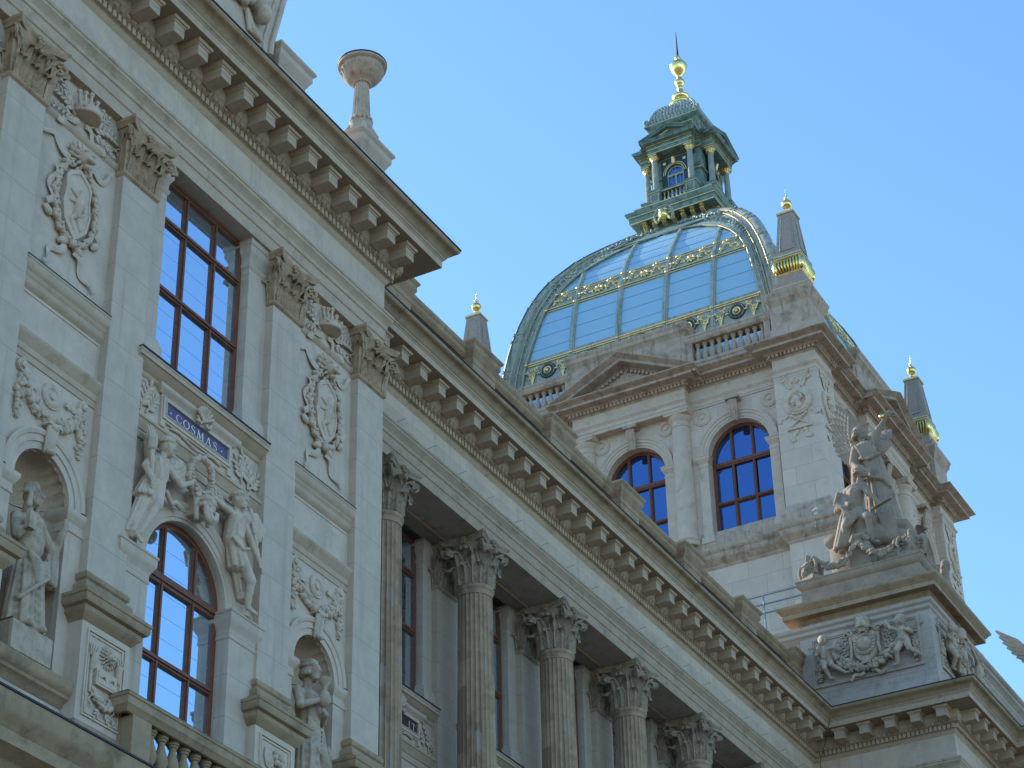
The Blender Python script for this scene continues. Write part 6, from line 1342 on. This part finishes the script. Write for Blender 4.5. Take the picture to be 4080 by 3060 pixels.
for sx, sy, lab in ((-1, -1, 'brown obelisk with gilt ball and reeded gold cushion, nearest corner, right beside the dome'), (1, -1, 'brown obelisk with gilt ball far right against open sky behind the pediment'), (-1, 1, 'brown obelisk with gilt ball left of the dome, standing clear against blue sky')):
    loc = (TX+sx*6.2, TY+sy*6.2, 0)
    if not OB:
        for b, nm, m in obelisk_mesh():
            if nm is None: root = b.obj('obelisk', m, None); OB['root'] = root
            else: OB[nm] = b.obj(nm, m, root, 50)
        r = root
    else:
        r = root.copy(); COL.objects.link(r)
        for nm, q in OB.items():
            if nm != 'root': c = q.copy(); COL.objects.link(c); c.parent = r; c.matrix_parent_inverse = Matrix.Identity(4)
    r.location = loc; r['label'] = lab; r['category'] = 'obelisk'; r['group'] = 'gilt topped obelisks on the tower corners'
# ------------------------------------------------------------------ stone fire bowl on the attic
ux, uy = 26.50, AF+.62
b = MB(); b.sqlathe(ux, uy, [(0.272,24.95),(0.272,25.22),(0.224,25.26),(0.211,25.40),(0.197,25.44)])
for sx in (-1, 1):
    for sy in (-1, 1): b.cap((ux+sx*.19, uy+sy*.19, 25.42), (ux+sx*.15, uy+sy*.15, 25.56), .065, .035)
ur = b.obj('stone_urn', 'tplain', None); ur['label'] = 'tall stone fire bowl on a fluted stem, standing on the attic pedestal'; ur['category'] = 'urn'
b = MB(); b.lathe(ux, uy, [(0.22,25.420),(0.235,25.500),(0.20,25.560),(0.21,25.60),(0.21,25.66)], 28); b.lathe(ux, uy, [(0.175,25.640),(0.17,25.820),(0.135,26.520),(0.135,26.580)], 96, flute=16, fl=.09)
for k in range(14): a = 2*PI*k/14; b.ell((ux+0.18*math.cos(a), uy+0.18*math.sin(a), 25.720), (.044, .044, .07)); b.ell((ux+0.175*math.cos(a+.22), uy+0.175*math.sin(a+.22), 25.600), (.035, .035, .04))
for k in range(16): a = 2*PI*k/16; b.ell((ux+0.14*math.cos(a), uy+0.14*math.sin(a), 26.610), (.034, .034, .04))
b.obj('fluted_stem', 'statue', ur, 50)
b = MB(); b.lathe(ux, uy, [(0.122,26.580),(0.170,26.630),(0.24,26.665),(0.33,26.75),(0.385,26.880),(0.395,26.925),(0.388,26.955),(0.449,26.985),(0.452,27.030),(0.435,27.045),(0.340,27.060),(0.136,26.910)], 40)
for k in range(24): a = 2*PI*k/24; b.cap((ux+0.24*math.cos(a), uy+0.24*math.sin(a), 26.677), (ux+0.372*math.cos(a), uy+0.372*math.sin(a), 26.880), .018, .036, 7)
b.obj('bowl', 'statue', ur, 50)
b = MB(); b.lathe(ux, uy, [(0.445,27.037),(0.459,27.041),(0.459,27.060),(0.340,27.075)], 40); b.obj('rim_flashing', 'lead', ur)
# ------------------------------------------------------------------ railing, camera
b = MB(); X = 54.0
for z in (28.50, 28.78, 29.07): b.cap((X, 22.4, z), (X, 19.6, z), .028, .028, 8)
for y in (22.3, 20.92, 19.66): b.cap((X, y, 27.4), (X, y, 29.08), .03, .03, 8)
ra = b.obj('roof_railing', 'steel', None); ra['label'] = 'grey steel pipe railing on the roof between attic and corner block'; ra['category'] = 'railing'
b = MB(FR(58.6, 20.8, 'W')); b.cap((.18, .42, 33.78), (.34, .60, 33.72), .055, .055); b.box(.20, .30, .28, .44, 33.6, 33.75); sc_ = b.obj('security_camera', 'white', None); sc_['label'] = 'small white security camera on the ledge under the corner pier'; sc_['category'] = 'camera'
b = MB(FR(58.6, 20.8, 'W')); b.tube([(.26, .36, 33.62), (.24, .42, 33.45), (.2, .4, 33.2)], .012, 5); b.obj('cable', 'white', sc_)
